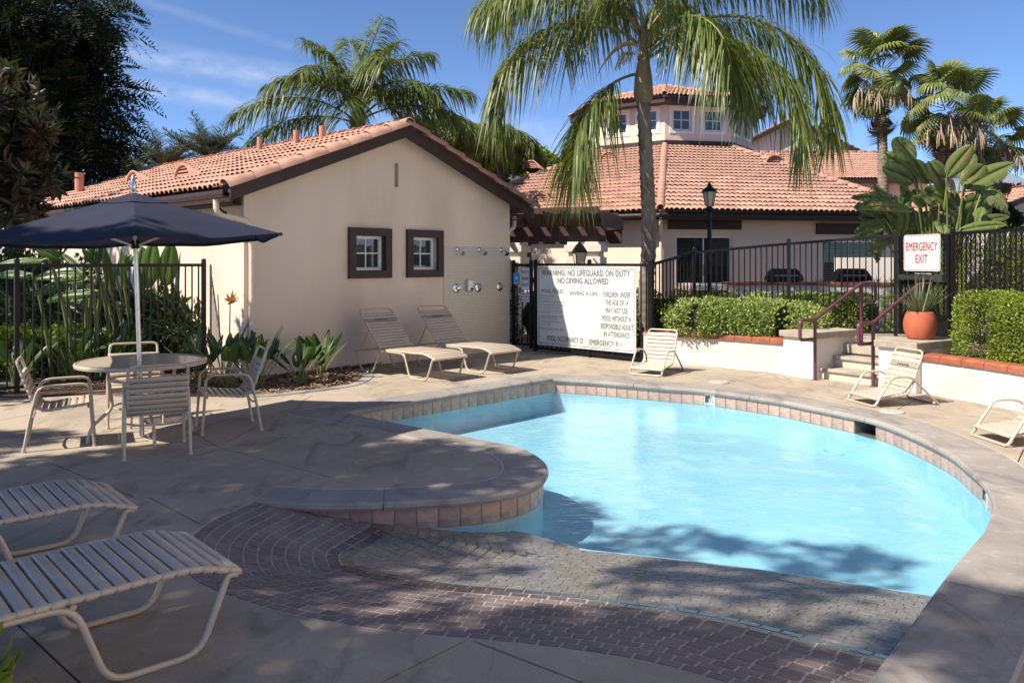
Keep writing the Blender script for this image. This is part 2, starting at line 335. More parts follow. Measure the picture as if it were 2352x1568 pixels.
# ------------------------------------------------------------- lettering meshes (flat print, one mesh per line)
def text_mesh(txt, bold=0):
    cu = bpy.data.curves.new('lettering', 'FONT'); cu.body = txt; cu.size = 1; cu.resolution_u = 3; cu.space_character = 1.0+bold*3
    o = bpy.data.objects.new('lettering', cu); COL.objects.link(o)
    dg = bpy.context.evaluated_depsgraph_get(); me = bpy.data.meshes.new_from_object(o.evaluated_get(dg))
    bpy.data.objects.remove(o); bpy.data.curves.remove(cu)
    V = np.array([v.co[:] for v in me.vertices]); mn = V.min(0); mx = V.max(0)
    V[:, 0] -= mn[0]; F = [tuple(p.vertices) for p in me.polygons]; n = len(V); bpy.data.meshes.remove(me); VV = []; FF = []
    for k, (dx, dy) in enumerate(((0, 0), (bold*2.2, 0), (-bold*2.2, 0), (0, bold*1.5), (0, -bold*1.5)) if bold else ((0, 0),)):      # strokes thickened by shifted copies, each a hair in front
        VV += [(x+dx, y+dy, z+k*.0004) for x, y, z in V]; FF += [tuple(i+k*n for i in f) for f in F]
    me = bpy.data.meshes.new('lettering'); me.from_pydata(VV, [], FF)
    return me, mx[0]-mn[0], mx[1]
def letter(txt, parent, x0, x1, zb, cap, y, m, bold=.012, name='lettering'):   # text in the plane y, from x0 to x1, baseline zb, capitals cap high
    me, w, h = text_mesh(txt, bold); me.materials.append(m); return link(name, me, parent, (x0, y, zb), (R(90), 0, 0), ((x1-x0)/w, cap/.69, 1))
# ============================================================= pool outline (metres, deck level)
def g2(u, v, z=0): p = G(u, v, z); return Vector((p.x, p.y, 0))
ZW = -.15                                                  # water level
far_pts = [Vector((.57, 11.47, 0))]+[g2(*q) for q in ((1358, 874), (1515, 887), (1619, 895), (1778, 917), (1853, 931), (1987, 959), (2065, 984), (2171, 1033), (2221, 1071), (2256, 1102), (2281, 1141), (2284, 1176), (2266, 1221))]
right_end = [Vector((2.40, 4.40, 0)), Vector((1.72, 3.57, 0)), Vector((1.20, 2.95, 0))]
K = Vector((-1.86, 8.89, 0))
pen = [K]+cat([Vector((-.865, 8.02, 0)), Vector((-.23, 7.48, 0)), Vector((.10, 7.16, 0)), Vector((.27, 6.62, 0)), Vector((.20, 6.10, 0)), Vector((-.10, 5.77, 0)), Vector((-.657, 5.60, 0)), Vector((-1.257, 5.54, 0)), Vector((-1.78, 5.61, 0))], 8)
far = cat(far_pts, 6)
lip = list(reversed([*far, *cat([far[-1]]+right_end, 5)[1:]]))[:]     # near right -> far -> corner
lip = lip+pen                                                          # -> K -> peninsula -> left corner of the bricks
bound = cat([Vector((-1.78, 5.61, 0)), Vector((-1.93, 5.15, 0)), Vector((-1.90, 4.72, 0)), Vector((-1.70, 4.27, 0)), Vector((-1.33, 3.975, 0)), Vector((-.93, 3.77, 0)), Vector((-.50, 3.63, 0)), Vector((0, 3.53, 0)), Vector((.366, 3.43, 0)), Vector((.62, 3.33, 0)), Vector((.9, 3.15, 0)), Vector((1.20, 2.95, 0))], 8)
hole = lip+bound[1:-1]
def clean(poly, d=.004):
    out = []
    for p in poly:
        if not out or (p-out[-1]).length > d: out.append(p)
    return out
lip = clean(lip); hole = clean(hole)
def offset(path, d):                                       # to the right hand of the path
    out = []
    for i, p in enumerate(path):
        a = path[i-1] if i > 0 else None; b = path[i+1] if i < len(path)-1 else None
        def nr(x, y): t = (y-x).normalized(); return Vector((t.y, -t.x, 0))
        n1 = nr(a, p) if a else nr(p, b); n2 = nr(p, b) if b else n1
        m = (n1+n2); m.normalize(); c = max(.5, m.dot(n1)); out.append(p+m*d/c)
    return out
area = sum(a.x*b.y-b.x*a.y for a, b in zip(hole, hole[1:]+hole[:1]))/2
SGN = 1 if area > 0 else -1                                # counter-clockwise outline has the deck at the right hand
def fill(outer, holes, z):
    bm = bmesh.new()
    for loop in [outer]+holes:
        vs = [bm.verts.new((p[0], p[1], z)) for p in loop]
        for i in range(len(vs)): bm.edges.new((vs[i], vs[(i+1) % len(vs)]))
    bmesh.ops.triangle_fill(bm, use_beauty=True, use_dissolve=False, edges=bm.edges[:]); return bm
def sheet(name, outer, holes, z, m, thick=0):
    bm = fill(outer, holes, z)
    for f in bm.faces:
        if f.normal.z < 0: f.normal_flip()
    if thick:
        r = bmesh.ops.extrude_face_region(bm, geom=bm.faces[:]); vs = [x for x in r['geom'] if isinstance(x, bmesh.types.BMVert)]
        bmesh.ops.translate(bm, verts=vs, vec=(0, 0, -thick)); bmesh.ops.recalc_face_normals(bm, faces=bm.faces)
    me = bpy.data.meshes.new(name); bm.to_mesh(me); bm.free(); me.materials.append(m); return link(name, me)
# ground to the horizon, with the paved court cut out of it
court = [(-15, -9), (7.2, -9), (7.2, 9.5), (6.2, 12.4), (4.6, 16.6), (-1, 16.9), (-3.6, 12.2), (-6.0, 9.95), (-15, 9.95)]
gr = tag(sheet('ground', [(-900, -900), (900, -900), (900, 1400), (-900, 1400)], [[(x*.98, y*.98+.1) for x, y in court]], -.03, M_ground), kind='structure')
# bed along the small house: curved kerb edge
bedc = cat([g2(0, 903), g2(150, 893), g2(330, 903), g2(480, 905), g2(600, 907), g2(690, 898), g2(790, 885), g2(826, 871), g2(829, 859), g2(800, 851)], 6)
bed_poly = bedc+[Vector((-2.0, 13.25, 0)), Vector((-3.7, 11.4, 0)), Vector((-4.5, 12.0, 0)), Vector((-6.6, 9.75, 0))]
JOINTS = ((10, 1020, 235, 1111, 1, .5), (65, 1456, 185, 1568, .6, 1), (130, 1116, 760, 989, 2, 0), (500, 1026, 780, 1101, .3, -.05), (710, 1110, 1040, 1045, 0, 0), (370, 1156, 475, 1211, .2, 0),
          (870, 1568, 1075, 1467, 1, -.02), (1080, 1468, 1341, 1568, -.02, 1), (500, 1026, 640, 950, 0, 1.2), (430, 985, 500, 1026, 1.5, 0), (0, 965, 230, 920, 1, 0),
          (1807, 852, 1700, 873, 0, 0), (1690, 876, 1655, 885, 0, 0), (2000, 893, 1930, 915, 0, 0), (2320, 1100, 2352, 1030, .3, 0), (1180, 850, 1230, 831, .6, .6), (2040, 950, 2130, 905, 0, .0), (2100, 1160, 2352, 1180, -.1, 1))
# saw-cut joints of the concrete: the sheet is split along each cut and the sliver taken out, a darker bed shows below
bm = fill(court, [hole], 0)
for f in bm.faces:
    if f.normal.z < 0: f.normal_flip()
slots = []
def joint(u0, v0, u1, v1, e0=0, e1=0):
    a = g2(u0, v0); b = g2(u1, v1); d = (b-a).normalized(); a = a-d*e0; b = b+d*e1; n = Vector((-d.y, d.x, 0)); hw = .0055
    for co, no in ((a+n*hw, n), (a-n*hw, n), (a, d), (b, d)):
        fs = [f for f in bm.faces if min((v.co-a).dot(d) for v in f.verts) < (b-a).length+.01 and max((v.co-a).dot(d) for v in f.verts) > -.01 and min((v.co-co).dot(no) for v in f.verts) < -1e-5 and max((v.co-co).dot(no) for v in f.verts) > 1e-5]
        ed = {e for f in fs for e in f.edges}; vt = {v for f in fs for v in f.verts}
        if fs: bmesh.ops.bisect_plane(bm, geom=fs+list(ed)+list(vt), plane_co=co, plane_no=no, dist=1e-6)
    slots.append((a, d, n, (b-a).length, hw))
for q in JOINTS: joint(*q)
def in_slot(c): return any(0 < (c-a).dot(d) < L and abs((c-a).dot(n)) < hw for a, d, n, L, hw in slots)
bmesh.ops.delete(bm, geom=[f for f in bm.faces if in_slot(f.calc_center_median())], context='FACES')
r = bmesh.ops.extrude_edge_only(bm, edges=[e for e in bm.edges if e.is_boundary]); bmesh.ops.translate(bm, verts=[x for x in r['geom'] if isinstance(x, bmesh.types.BMVert)], vec=(0, 0, -.012))
me = bpy.data.meshes.new('deck'); bm.to_mesh(me); bm.free(); me.materials.append(M_deck); deck = tag(link('deck', me), kind='structure')
tag(sheet('deck_bed', court, [hole], -.0125, M_jointd), kind='structure')
bed = tag(sheet('planting_bed', bed_poly, [], .012, M_mulch), kind='structure')
kerb = MB(); ko = offset(bedc, .16)
for i in range(len(bedc)-1):
    a, b, c, d = bedc[i], bedc[i+1], ko[i+1], ko[i]
    kerb.poly3([a-Vector((0, 0, .02)), b-Vector((0, 0, .02)), c-Vector((0, 0, .02)), d-Vector((0, 0, .02))], (0, 0, .03))
tag(kerb.build('bed_edging', M_coping), kind='structure')
# wood chips scattered over the bed
def in_poly(x, y, poly):
    c = False; n = len(poly)
    for i in range(n):
        a = poly[i]; b = poly[i-1]
        if (a[1] > y) != (b[1] > y) and x < (b[0]-a[0])*(y-a[1])/(b[1]-a[1])+a[0]: c = not c
    return c
V = []; Fc = []
while len(V) < 4*5200:
    x = random.uniform(-7, -1.2); y = random.uniform(9, 13.4)
    if not in_poly(x, y, bed_poly): continue
    a = random.uniform(0, 2*pi); l = random.uniform(.012, .045); w = random.uniform(.005, .014); z = .016+random.random()*.02; ti = random.uniform(-.5, .5)
    dx = Vector((cos(a), sin(a), ti))*l; dy = Vector((-sin(a), cos(a), random.uniform(-.5, .5)))*w; c = Vector((x, y, z)); k = len(V)
    V += [c-dx-dy, c+dx-dy, c+dx+dy, c-dx+dy]; Fc.append((k, k+1, k+2, k+3))
tag(link('wood_chips', np_mesh('wood_chips', V, Fc, M_chip)), label='loose wood chip mulch over the planting bed', cat='mulch', kind='stuff')
# ============================================================= pool basin, coping, waterline tiles
ZF = -.47
basin = thing('swimming_pool', 'x', 'x'); del basin['label'], basin['category']; tag(basin, kind='structure')
inner = offset(lip, .03)                                     # wall stands back under the coping nose
nlip = len(lip)
bm = fill(offset(hole, .035), [], ZF)
for f in bm.faces:
    if f.normal.z < 0: f.normal_flip()
me = bpy.data.meshes.new('pool_floor'); bm.to_mesh(me); bm.free(); me.materials.append(M_plaster); link('pool_floor', me, basin)
w = MB()
for a, b in zip(inner, inner[1:]): w.add([(a.x, a.y, -.205), (b.x, b.y, -.205), (b.x, b.y, ZF), (a.x, a.y, ZF)], [(0, 1, 2, 3)], True)
w.build('pool_wall', M_plaster, basin, recalc=False)
# grout backing behind the tile band
def arclen(path):
    s = [0]
    for a, b in zip(path, path[1:]): s.append(s[-1]+(b-a).length)
    return s
def at_len(path, sl, s):
    import bisect
    i = min(max(bisect.bisect_right(sl, s)-1, 0), len(path)-2); t = (s-sl[i])/max(1e-9, sl[i+1]-sl[i]); return path[i].lerp(path[i+1], t)
il = arclen(inner); TW = .152; n_t = int(il[-1]/TW); tile_me = MB().box((0, 0, 0), (TW-.007, .012, .146)).mesh('waterline_tile', M_wtile, bevel=.002)
skim = far[0]; skim_p = g2(1960, 966); mark1 = g2(1610, 900); mark2 = g2(2247, 1095)
def near_idx(p): return min(range(n_t), key=lambda i: (at_len(inner, il, (i+.5)*TW)-p).length)
ks = near_idx(skim_p); km = {near_idx(mark1), near_idx(mark2)}
pen_start = il[[i for i, p in enumerate(lip) if (p-K).length < 1e-3][0]]
for i in range(n_t):
    s = (i+.5)*TW; a = at_len(inner, il, s-.07); b = at_len(inner, il, s+.07); c = (a+b)/2; an = atan2(b.y-a.y, b.x-a.x)
    if i in (ks, ks+1, ks-1) and False: continue
    if i in (ks, ks+1): continue
    if c.y < 4.45 and c.x > 1: continue                      # no band where the bricks run in
    t = link('waterline_tile', tile_me, basin, (c.x, c.y, -.125), (0, 0, an))
    if i in km:
        t.data = MB().box((0, 0, 0), (TW-.007, .014, .146)).mesh('depth_marker_tile', M_sign, bevel=.002); t.name = 'depth_marker_tile'
        nside = 1
        for tx, x0, x1, zb, cp in (('1', -.055, -.018, -.035, .085), ('1', -.006, .006, .012, .042), ('/', .004, .032, -.03, .075), ('2', .030, .056, -.035, .042)):
            mm, tw, th = text_mesh(tx, .01); mm.materials.append(M_ink)
            link('lettering', mm, t, (-x0, .0085, zb), (R(90), 0, pi), ((x1-x0)/tw, cp/.69, 1))
# skimmer mouth
a = at_len(inner, il, ks*TW); b = at_len(inner, il, (ks+2)*TW); c = (a+b)/2; an = atan2(b.y-a.y, b.x-a.x); q = MB()
q.b2(-.15, .15, -.26, -.25, -.2, -.05); q.b2(-.152, -.145, -.25, .0, -.2, -.05); q.b2(.145, .152, -.25, .0, -.2, -.05); q.b2(-.15, .15, -.25, 0, -.052, -.045); q.b2(-.15, .15, -.25, 0, -.205, -.2)
q.build('skimmer_mouth', M_skim, basin, (c.x, c.y, 0), (0, 0, an))
skc = c.copy()
w = MB(); gi = offset(lip, .036)
for a, b in zip(gi, gi[1:]):
    if ((a+b)/2-skc).length > .2: w.add([(a.x, a.y, -.04), (b.x, b.y, -.04), (b.x, b.y, -.21), (a.x, a.y, -.21)], [(0, 1, 2, 3)], True)
w.build('tile_grout', M_grout, basin, recalc=False)

# coping: cast stones with joints
ol = offset(lip, .42); ll = arclen(lip); jl = 0.0; cuts = [0]
while cuts[-1] < ll[-1]-1.2: cuts.append(cuts[-1]+1.62)
cuts.append(ll[-1]); kw = pen_start
def w_at(s): return .42 if s < pen_start+.0 else .34
prof = [(-.004, -.052), (-.016, -.03), (-.012, -.008), (.008, .004)]
for s0, s1 in zip(cuts, cuts[1:]):
    ss = [s0+.004]+[s for s in ll if s0+.02 < s < s1-.02]+[s1-.004]
    m = MB(); rings = []
    for s in ss:
        p = at_len(lip, ll, s); o = at_len(ol, ll, s) if False else None
        import bisect
        i = min(max(bisect.bisect_right(ll, s)-1, 0), len(lip)-2); t = (s-ll[i])/max(1e-9, ll[i+1]-ll[i])
        oo = ol[i].lerp(ol[i+1], t); d = (oo-p); wd = d.length; d = d/wd*1.0; wd = wd*(w_at(s)/.42)
        r = [p+d*x+Vector((0, 0, z)) for x, z in prof]+[p+d*wd+Vector((0, 0, .004)), p+d*wd+Vector((0, 0, -.052))]
        rings.append(r)
    n = len(rings[0]); vs = [x for r in rings for x in r]; fs = []
    for i in range(len(rings)-1):
        for j in range(n): fs.append((i*n+j, i*n+(j+1) % n, (i+1)*n+(j+1) % n, (i+1)*n+j))
    fs += [tuple(range(n)), tuple(range(len(vs)-n, len(vs)))[::-1]]
    m.add(vs, fs); m.build('coping_stone', M_coping, basin)
sl_ = MB(); o1 = [p+(o-p)*((.42 if s <= pen_start else .34)/.42) for p, o, s in zip(lip, ol, ll)]
for i in range(len(lip)-1):
    d1 = (ol[i]-lip[i]).normalized(); d2 = (ol[i+1]-lip[i+1]).normalized(); k = .018
    sl_.poly3([o1[i]-d1*.002, o1[i+1]-d2*.002, o1[i+1]+d2*k, o1[i]+d1*k], (0, 0, .0035))
sl_.build('coping_joint', M_seal, basin)
# ---- brick beach entry sloping under the water
brk = thing('beach_entry', 'x', 'x'); del brk['label'], brk['category']; tag(brk, kind='structure')
bext = cat([Vector((-1.55, 7.3, 0)), Vector((-1.66, 6.5, 0)), Vector((-1.76, 5.95, 0)), Vector((-1.80, 5.61, 0))], 6)+bound[1:]
wet = [(p.x, p.y) for p in bext]+[(6, 2), (6, 9), (-1.5, 9)]
bl = arclen(bext); BR = .079; BLn = .104
line_a = G(1088, 1189, -.3); line_b = G(2200, 1303, -.3); line_a = Vector((-.35, 6.0, 0)); line_b = Vector((3.05, 4.9, 0))
BA = np.array([p[:2] for p in bext[:-1]]); BB = np.array([p[:2] for p in bext[1:]])-BA
def near_bound(p):
    q = np.array(p[:2]); t = np.clip(((q-BA)*BB).sum(1)/np.maximum(1e-9, (BB*BB).sum(1)), 0, 1); c = BA+BB*t[:, None]; d = np.hypot(*(q-c).T); i = d.argmin(); return d[i], Vector((*c[i], 0))
def dist_bound(p): return near_bound(p)[0] if in_poly(p.x, p.y, wet) else 0.0
def zb_at(d): return -.168*max(0, d)                          # depth by the distance from the dry edge
lim = (line_b-line_a).normalized(); ln = Vector((-lim.y, lim.x, 0))
hole_t = [(p.x, p.y) for p in hole]
def inside(p): return in_poly(p.x, p.y, hole_t) and (p-line_a).dot(ln) < 0
# mortar bed: fine grid draped on the slope
gx = np.arange(-2.05, 3.3, .04); gy = np.arange(2.85, 6.2, .04); vid = {}; V = []; Fc = []
hole_g = [(p.x, p.y) for p in offset(hole, .03)]
def vtx(i, j):
    if (i, j) not in vid:
        p = Vector((gx[i], gy[j], 0)); d = dist_bound(p)
        vid[i, j] = len(V); V.append((p.x, p.y, zb_at(d)-.0028))
    return vid[i, j]
for i in range(len(gx)-1):
    for j in range(len(gy)-1):
        c = Vector((gx[i]+.02, gy[j]+.02, 0))
        if in_poly(c.x, c.y, hole_g) and (c-line_a).dot(ln) < .03: Fc.append((vtx(i, j), vtx(i+1, j), vtx(i+1, j+1), vtx(i, j+1)))
mb_ = link('mortar_bed', np_mesh('mortar_bed', V, Fc, M_mortar, True), brk); mb_.data.materials.append(M_pebble)
for p_, f_ in zip(mb_.data.polygons, Fc):
    if max(V[i][2] for i in f_) < ZW: p_.material_index = 1
w = MB(); a0 = line_a-lim*.3; b0 = line_b+lim*.3; nn = 40
for i in range(nn):
    a = a0.lerp(b0, i/nn); b = a0.lerp(b0, (i+1)/nn)
    za = zb_at(dist_bound(a)) if inside(a-ln*.02) else ZF; zbb = zb_at(dist_bound(b)) if inside(b-ln*.02) else ZF
    if za > ZF and zbb > ZF: w.poly3([(a.x, a.y, za-.005), (b.x, b.y, zbb-.005), (b.x, b.y, ZF), (a.x, a.y, ZF)], ln*.03)
w.build('beach_riser', M_plaster, brk)
bricks = []; row = 0; hole_w = [(p.x, p.y) for p in offset(hole, .05)]
while row < 44:
    off = BR*(row+.5)+.01
    path = [p for p in offset(bext, -off)]
    # keep the offset where it really lies off the edge
    good = []
    for p in path:
        if near_bound(p)[0] > off-.022: good.append(p)
    good = clean(good, .01)
    if len(good) < 2: break
    gl = arclen(good); s = (BLn/2 if row % 2 else 0)+.0
    while s < gl[-1]:
        a = at_len(good, gl, max(0, s-.045)); b = at_len(good, gl, min(gl[-1], s+.045)); c = at_len(good, gl, s)
        if (b-a).length > .05 and in_poly(c.x, c.y, hole_w) and (c-line_a).dot(ln) < -.03: bricks.append((c, atan2(b.y-a.y, b.x-a.x), off))
        s += BLn
    row += 1
def grad(p, d=.05):
    return ((zb_at(dist_bound(p+Vector((d, 0, 0))))-zb_at(dist_bound(p-Vector((d, 0, 0)))))/(2*d), (zb_at(dist_bound(p+Vector((0, d, 0))))-zb_at(dist_bound(p-Vector((0, d, 0)))))/(2*d))
brick_me = MB().box((0, 0, -.02), (BLn-.013, BR-.012, .04)).mesh('brick', M_brick, bevel=.0025); pebble_me = brick_me.copy(); pebble_me.materials[0] = M_pebble; wet_me = brick_me.copy(); wet_me.materials[0] = M_brickwet
order = sorted(range(len(bricks)), key=lambda k: (bricks[k][0].xy.length)); rest = MB(); rest_w = MB(); rest_m = MB(); cnt = 0
for k in order:
    c, an, off = bricks[k]; z = zb_at(off)+random.uniform(-.0006, .0006); gxx, gyy = 0, 0
    nrm = Vector((0, 0, 1)); e = 0
    q = near_bound(c)[1]; sl = (c-q).normalized(); nrm = Vector((sl.x*.168, sl.y*.168, 1)).normalized()
    tx = Vector((cos(an), sin(an), 0)); tx = (tx-nrm*tx.dot(nrm)).normalized(); ty = nrm.cross(tx); Mx = Matrix((tx, ty, nrm)).transposed()
    vis = c.y > 3.1 and not (c.x < -1.5 and c.y < 4.2)
    if cnt < 300 and vis:
        o = link('brick', brick_me if z > ZW+.016 else (wet_me if z > ZW-.010 else pebble_me), brk); o.matrix_local = Matrix.Translation((c.x, c.y, z)) @ Mx.to_4x4(); cnt += 1
    else: (rest if z > ZW+.016 else (rest_m if z > ZW-.010 else rest_w)).box((c.x, c.y, z-.02*nrm.z), (BLn-.013, BR-.012, .04), M=Mx)
print('bricks', len(bricks), cnt)
if rest.v: tag(rest.build('bricks_further_in', M_brick, brk), kind='stuff')
if rest_m.v: tag(rest_m.build('bricks_at_waterline', M_brickwet, brk), kind='stuff')
if rest_w.v: tag(rest_w.build('bricks_under_water', M_pebble, brk), kind='stuff')
# ---- water
wat = sheet('pool_water', offset(hole, .034), [], ZW, M_water); tag(wat, kind='structure')
# inlets on the pool floor
for k, (x, y) in enumerate(((4.0-.45, 9.0), (4.05-.2, 7.75))):
    q = MB(); q.lathe([(.13, 0), (.13, .02), (.10, .028), (.10, .01), (.02, .01)], 28); q.build('floor_drain', M_plaster, basin, (x, y, ZF))
for k, (p, lab) in enumerate(((Vector((2.83, 11.12, 0)), 'round white skimmer lid in the deck before the low wall'), (Vector((4.16, 8.92, 0)), 'round white skimmer lid beside the beige sand chair'))):
    t = thing('skimmer_lid', lab, 'skimmer lid', p, .4*k, 'skimmer lids in the pool deck')
    MB().lathe([(.128, .001), (.128, .008), (.118, .012)], 32).build('cover', M_lid, t); MB().lathe([(.14, .0005), (.14, .006), (.131, .0065)], 32).build('rim', M_cap, t)
    for s in (-1, 1): MB().lathe([(.012, .012), (.012, .0135)], 10, (s*.05, 0, 0)).build('finger_hole_disc', M_ink, t)  # flat black discs, the shade of the holes put in as colour
# ============================================================= roof helper
TWD, TEX = .30, .345
def make_tile():
    nx = 17; V = []; Fc = []
    def zz(x): c = abs(cos(pi*x/.15)); return .056*(1-(1-c)**1.6)      # two rolls
    for k in range(nx):
        x = -TWD/2+TWD*k/(nx-1); z = zz(x-.075+.0)
        V += [(x, -.035, z+.026), (x, TEX, z-.018), (x, -.035, z+.012)]
    for k in range(nx-1):
        a = 3*k; Fc += [(a, a+3, a+4, a+1), (a+2, a+5, a+3, a)]
    me = np_mesh('roof_tile', V, Fc, M_tile, True); return me
tile_mesh = make_tile()
def cap_mesh(r0, r1, L, name, m=None):
    V = []; Fc = []; n = 8
    for k, (r, y, dz) in enumerate(((r0, 0, .0), (r1, L, -.012), (r0-.022, 0, 0), (r0-.022, .05, 0))):
        for j in range(n+1): a = pi*j/n; V.append((r*cos(a), y, r*sin(a)*.95+dz))
    for j in range(n): Fc += [(j, j+1, n+2+j, n+1+j), (2*(n+1)+j, 2*(n+1)+j+1, j+1, j)]
    return np_mesh(name, V, Fc, m or M_tile2, True)
cap_me = cap_mesh(.105, .085, .44, 'ridge_tile')
def frame(o, x, y, z): return Matrix.Translation(o) @ Matrix((x, y, z)).transposed().to_4x4()
def caps(parent, a, b, name='ridge_tile', me=None, step=.36, lift=.01):
    a = Vector(a); b = Vector(b); d = b-a; L = d.length; d.normalize(); x = d.cross(Vector((0, 0, 1))).normalized(); z = x.cross(d); n = max(1, round(L/step))
    for k in range(n):
        o = link(name, me or cap_me, parent); o.matrix_local = frame(a+d*(L*k/n)+z*lift, x, d, z)
def tile_face(parent, O, U, Vv, poly, budget, score=None):       # poly in (u,v) of the face, returns tiles left over
    O = Vector(O); U = Vector(U).normalized(); Vv = Vector(Vv).normalized(); Nn = U.cross(Vv); res = []
    vs = [p[1] for p in poly]; v0, v1 = min(vs), max(vs); rows = int(round((v1-v0)/TEX+.25))
    for r in range(rows):
        v = v0+r*TEX; vm = min(v+TEX*.5, v1-.01); xs = []
        for (a, b) in zip(poly, poly[1:]+poly[:1]):
            if (a[1] > vm) != (b[1] > vm): xs.append(a[0]+(b[0]-a[0])*(vm-a[1])/(b[1]-a[1]))
        if len(xs) < 2: continue
        xa, xb = min(xs), max(xs); i0 = floor(xa/TWD); i1 = ceil(xb/TWD)
        for i in range(i0, i1):
            a = max(i*TWD, xa); b = min((i+1)*TWD, xb)
            if b-a < .05: continue
            res.append((Matrix(frame(O+U*((a+b)/2)+Vv*v+Nn*(.012+random.uniform(-.005, .005)), U, Vv, Nn)) @ Matrix.Diagonal(((b-a)/TWD, 1, 1, 1))))
    return res
def place_tiles(roof, mats, viewer, limit):
    inv = viewer                                                    # viewer in the roof's own frame
    mats = sorted(mats, key=lambda m: (m.translation-inv).length)
    for m in mats[:limit]:
        o = link('roof_tile', tile_mesh, roof); o.matrix_local = m
    if len(mats) > limit:
        TV = np.array([v.co[:] for v in tile_mesh.vertices]); TF = np.array([p.vertices[:] for p in tile_mesh.polygons]); V = []; Fc = []
        for k, m in enumerate(mats[limit:]):
            A = np.array(m); V.append(TV @ A[:3, :3].T+A[:3, 3]); Fc.append(TF+k*len(TV))
        tag(link('roof_tiles_further_up', np_mesh('roof_tiles_further_up', np.concatenate(V), np.concatenate(Fc), M_tile, True), roof), kind='stuff')
def dormer_vent(parent, M):                                          # half-round louvred vent
    n = 10; o = link('roof_vent', None, parent); bpy.data.objects.remove(o)
    m = MB(); r = .34; h = .30
    V = []; Fc = []
    arc = [(r*cos(pi*j/n), h*sin(pi*j/n)) for j in range(n+1)]
    for (x, z) in arc: V += [(x, 0, z), (x*.9, .85, z*.12-.12), (x*.86, 0, z*.86), (x*.86, .06, z*.86)]
    for j in range(n): a = 4*j; Fc += [(a, a+4, a+5, a+1), (a+2, a+6, a+4, a), (a+3, a+7, a+6, a+2)]
    v = link('roof_vent', np_mesh('roof_vent', V, Fc, M_pink, True), parent); v.matrix_local = M
    MB().poly3([(x*.86, .10, z*.86) for x, z in arc], (0, .004, 0)).build('vent_dark_sheet', M_ink, v)  # black sheet in place of the shade inside the vent
    q = MB()
    for k in range(4):
        z = .045+k*.058; hw = .86*r*sqrt(max(0, 1-(z/(h*.86))**2)); q.beam((-hw, .035, z), (hw, .035, z), .012, .03, (0, .5, 1))
    for k in range(4):
        pass
    q.build('louvre', M_pink, v); return v
def pipe_vent(parent, loc, h=.32, r=.045):
    q = MB(); q.tube([(0, 0, -.15), (0, 0, h)], r, 12); q.lathe([(r*1.9, -.02), (r*1.1, .05)], 14); return q.build('vent_pipe', M_pink, parent, loc)
def downspout(parent, pts, m, rx=.045, name='downspout'):
    q = MB(); q.tube(fillet(pts, .10, 5), .042, 8); return q.build(name, m, parent)
# ============================================================= pool house
L0 = Vector((-3.73, 11.32, 0)); WID, DEP, OVE, OVR = 5.40, 9.6, .35, .30
ph = thing('pool_house', 'beige stucco pool house with terracotta tile gable roof and two brown framed windows', 'building', L0, GA)
PITCH = .39; EZ = 2.50; wall_top = EZ+.10+OVE*PITCH; pk = wall_top+WID/2*PITCH
wl = MB(); out = [(0, 0, 0), (WID, 0, 0), (WID, 0, wall_top), (WID/2, 0, pk), (0, 0, wall_top)]
W1 = (1.736+.13, 2.577-.13, 1.377+.13, 2.18-.13); W2 = (2.89+.13, 3.70-.13, 1.377+.13, 2.18-.13); SL = (2.66, 2.74, 2.86, 3.25)
# gable face with its openings
bm = bmesh.new()
for loop in [[(p[0], p[2]) for p in out]]+[[(a, c), (b, c), (b, d), (a, d)] for a, b, c, d in (W1, W2, SL)]:
    vs = [bm.verts.new((p[0], 0, p[1])) for p in loop]
    for i in range(len(vs)): bm.edges.new((vs[i], vs[(i+1) % len(vs)]))
bmesh.ops.triangle_fill(bm, use_beauty=True, edges=bm.edges[:])
r = bmesh.ops.extrude_face_region(bm, geom=bm.faces[:]); bmesh.ops.translate(bm, verts=[x for x in r['geom'] if isinstance(x, bmesh.types.BMVert)], vec=(0, .18, 0))
bmesh.ops.recalc_face_normals(bm, faces=bm.faces); me = bpy.data.meshes.new('gable_wall'); bm.to_mesh(me); bm.free(); me.materials.append(M_stucco); link('gable_wall', me, ph)
wl.b2(0, .18, .182, DEP, 0, wall_top); wl.b2(WID-.18, WID, .182, DEP, 0, wall_top); wl.poly3([(p[0], DEP-.18, p[2]-.002) for p in out], (0, .18, 0)); wl.build('side_walls', M_stucco, ph)
MB().b2(SL[0]-.02, SL[1]+.02, .10, .12, SL[2]-.02, SL[3]+.02).build('slot_recess', M_stucco, ph)
rf = MB(); x0, x1, y0, y1 = -OVE, WID+OVE, -OVR, DEP+.3; zt = EZ+.13; zp = zt+(WID/2+OVE)*PITCH
for sgn in (0, 1):
    ex = x0 if sgn == 0 else x1; rf.poly3([(ex, y0+.03, zt), (WID/2, y0+.03, zp), (WID/2, y1-.03, zp), (ex, y1-.03, zt)], (0, 0, -.06))
roof = rf.build('roof', M_under, ph)
for ex in (x0, x1):
    for yy in (y0, y1-.04): MB().poly3([(ex, yy, zt-.17), (WID/2, yy, zp-.17), (WID/2, yy, zp+.0), (ex, yy, zt+.0)], (0, .04, 0)).build('fascia', M_brown, ph)
sf = MB(); sf.b2(x0+.03, -.002, .05, y1-.05, zt-.2, zt-.185); sf.b2(WID+.002, x1-.03, .05, y1-.05, zt-.2, zt-.185)
sf.b2(x0+.03, x0+.05, y0+.045, y1-.05, zt-.2, zt-.062); sf.build('soffit', M_brown, ph)
gt = MB(); gp = [(-.02, 0), (-.115, .0), (-.125, .05), (-.12, .10), (-.105, .10), (-.108, .052), (-.10, .012), (-.02, .012)]
gt.poly3([(x0+a, y0+.0, zt-.13+b) for a, b in gp], (0, y1-y0, 0)); gt.build('gutter', M_brown, ph)
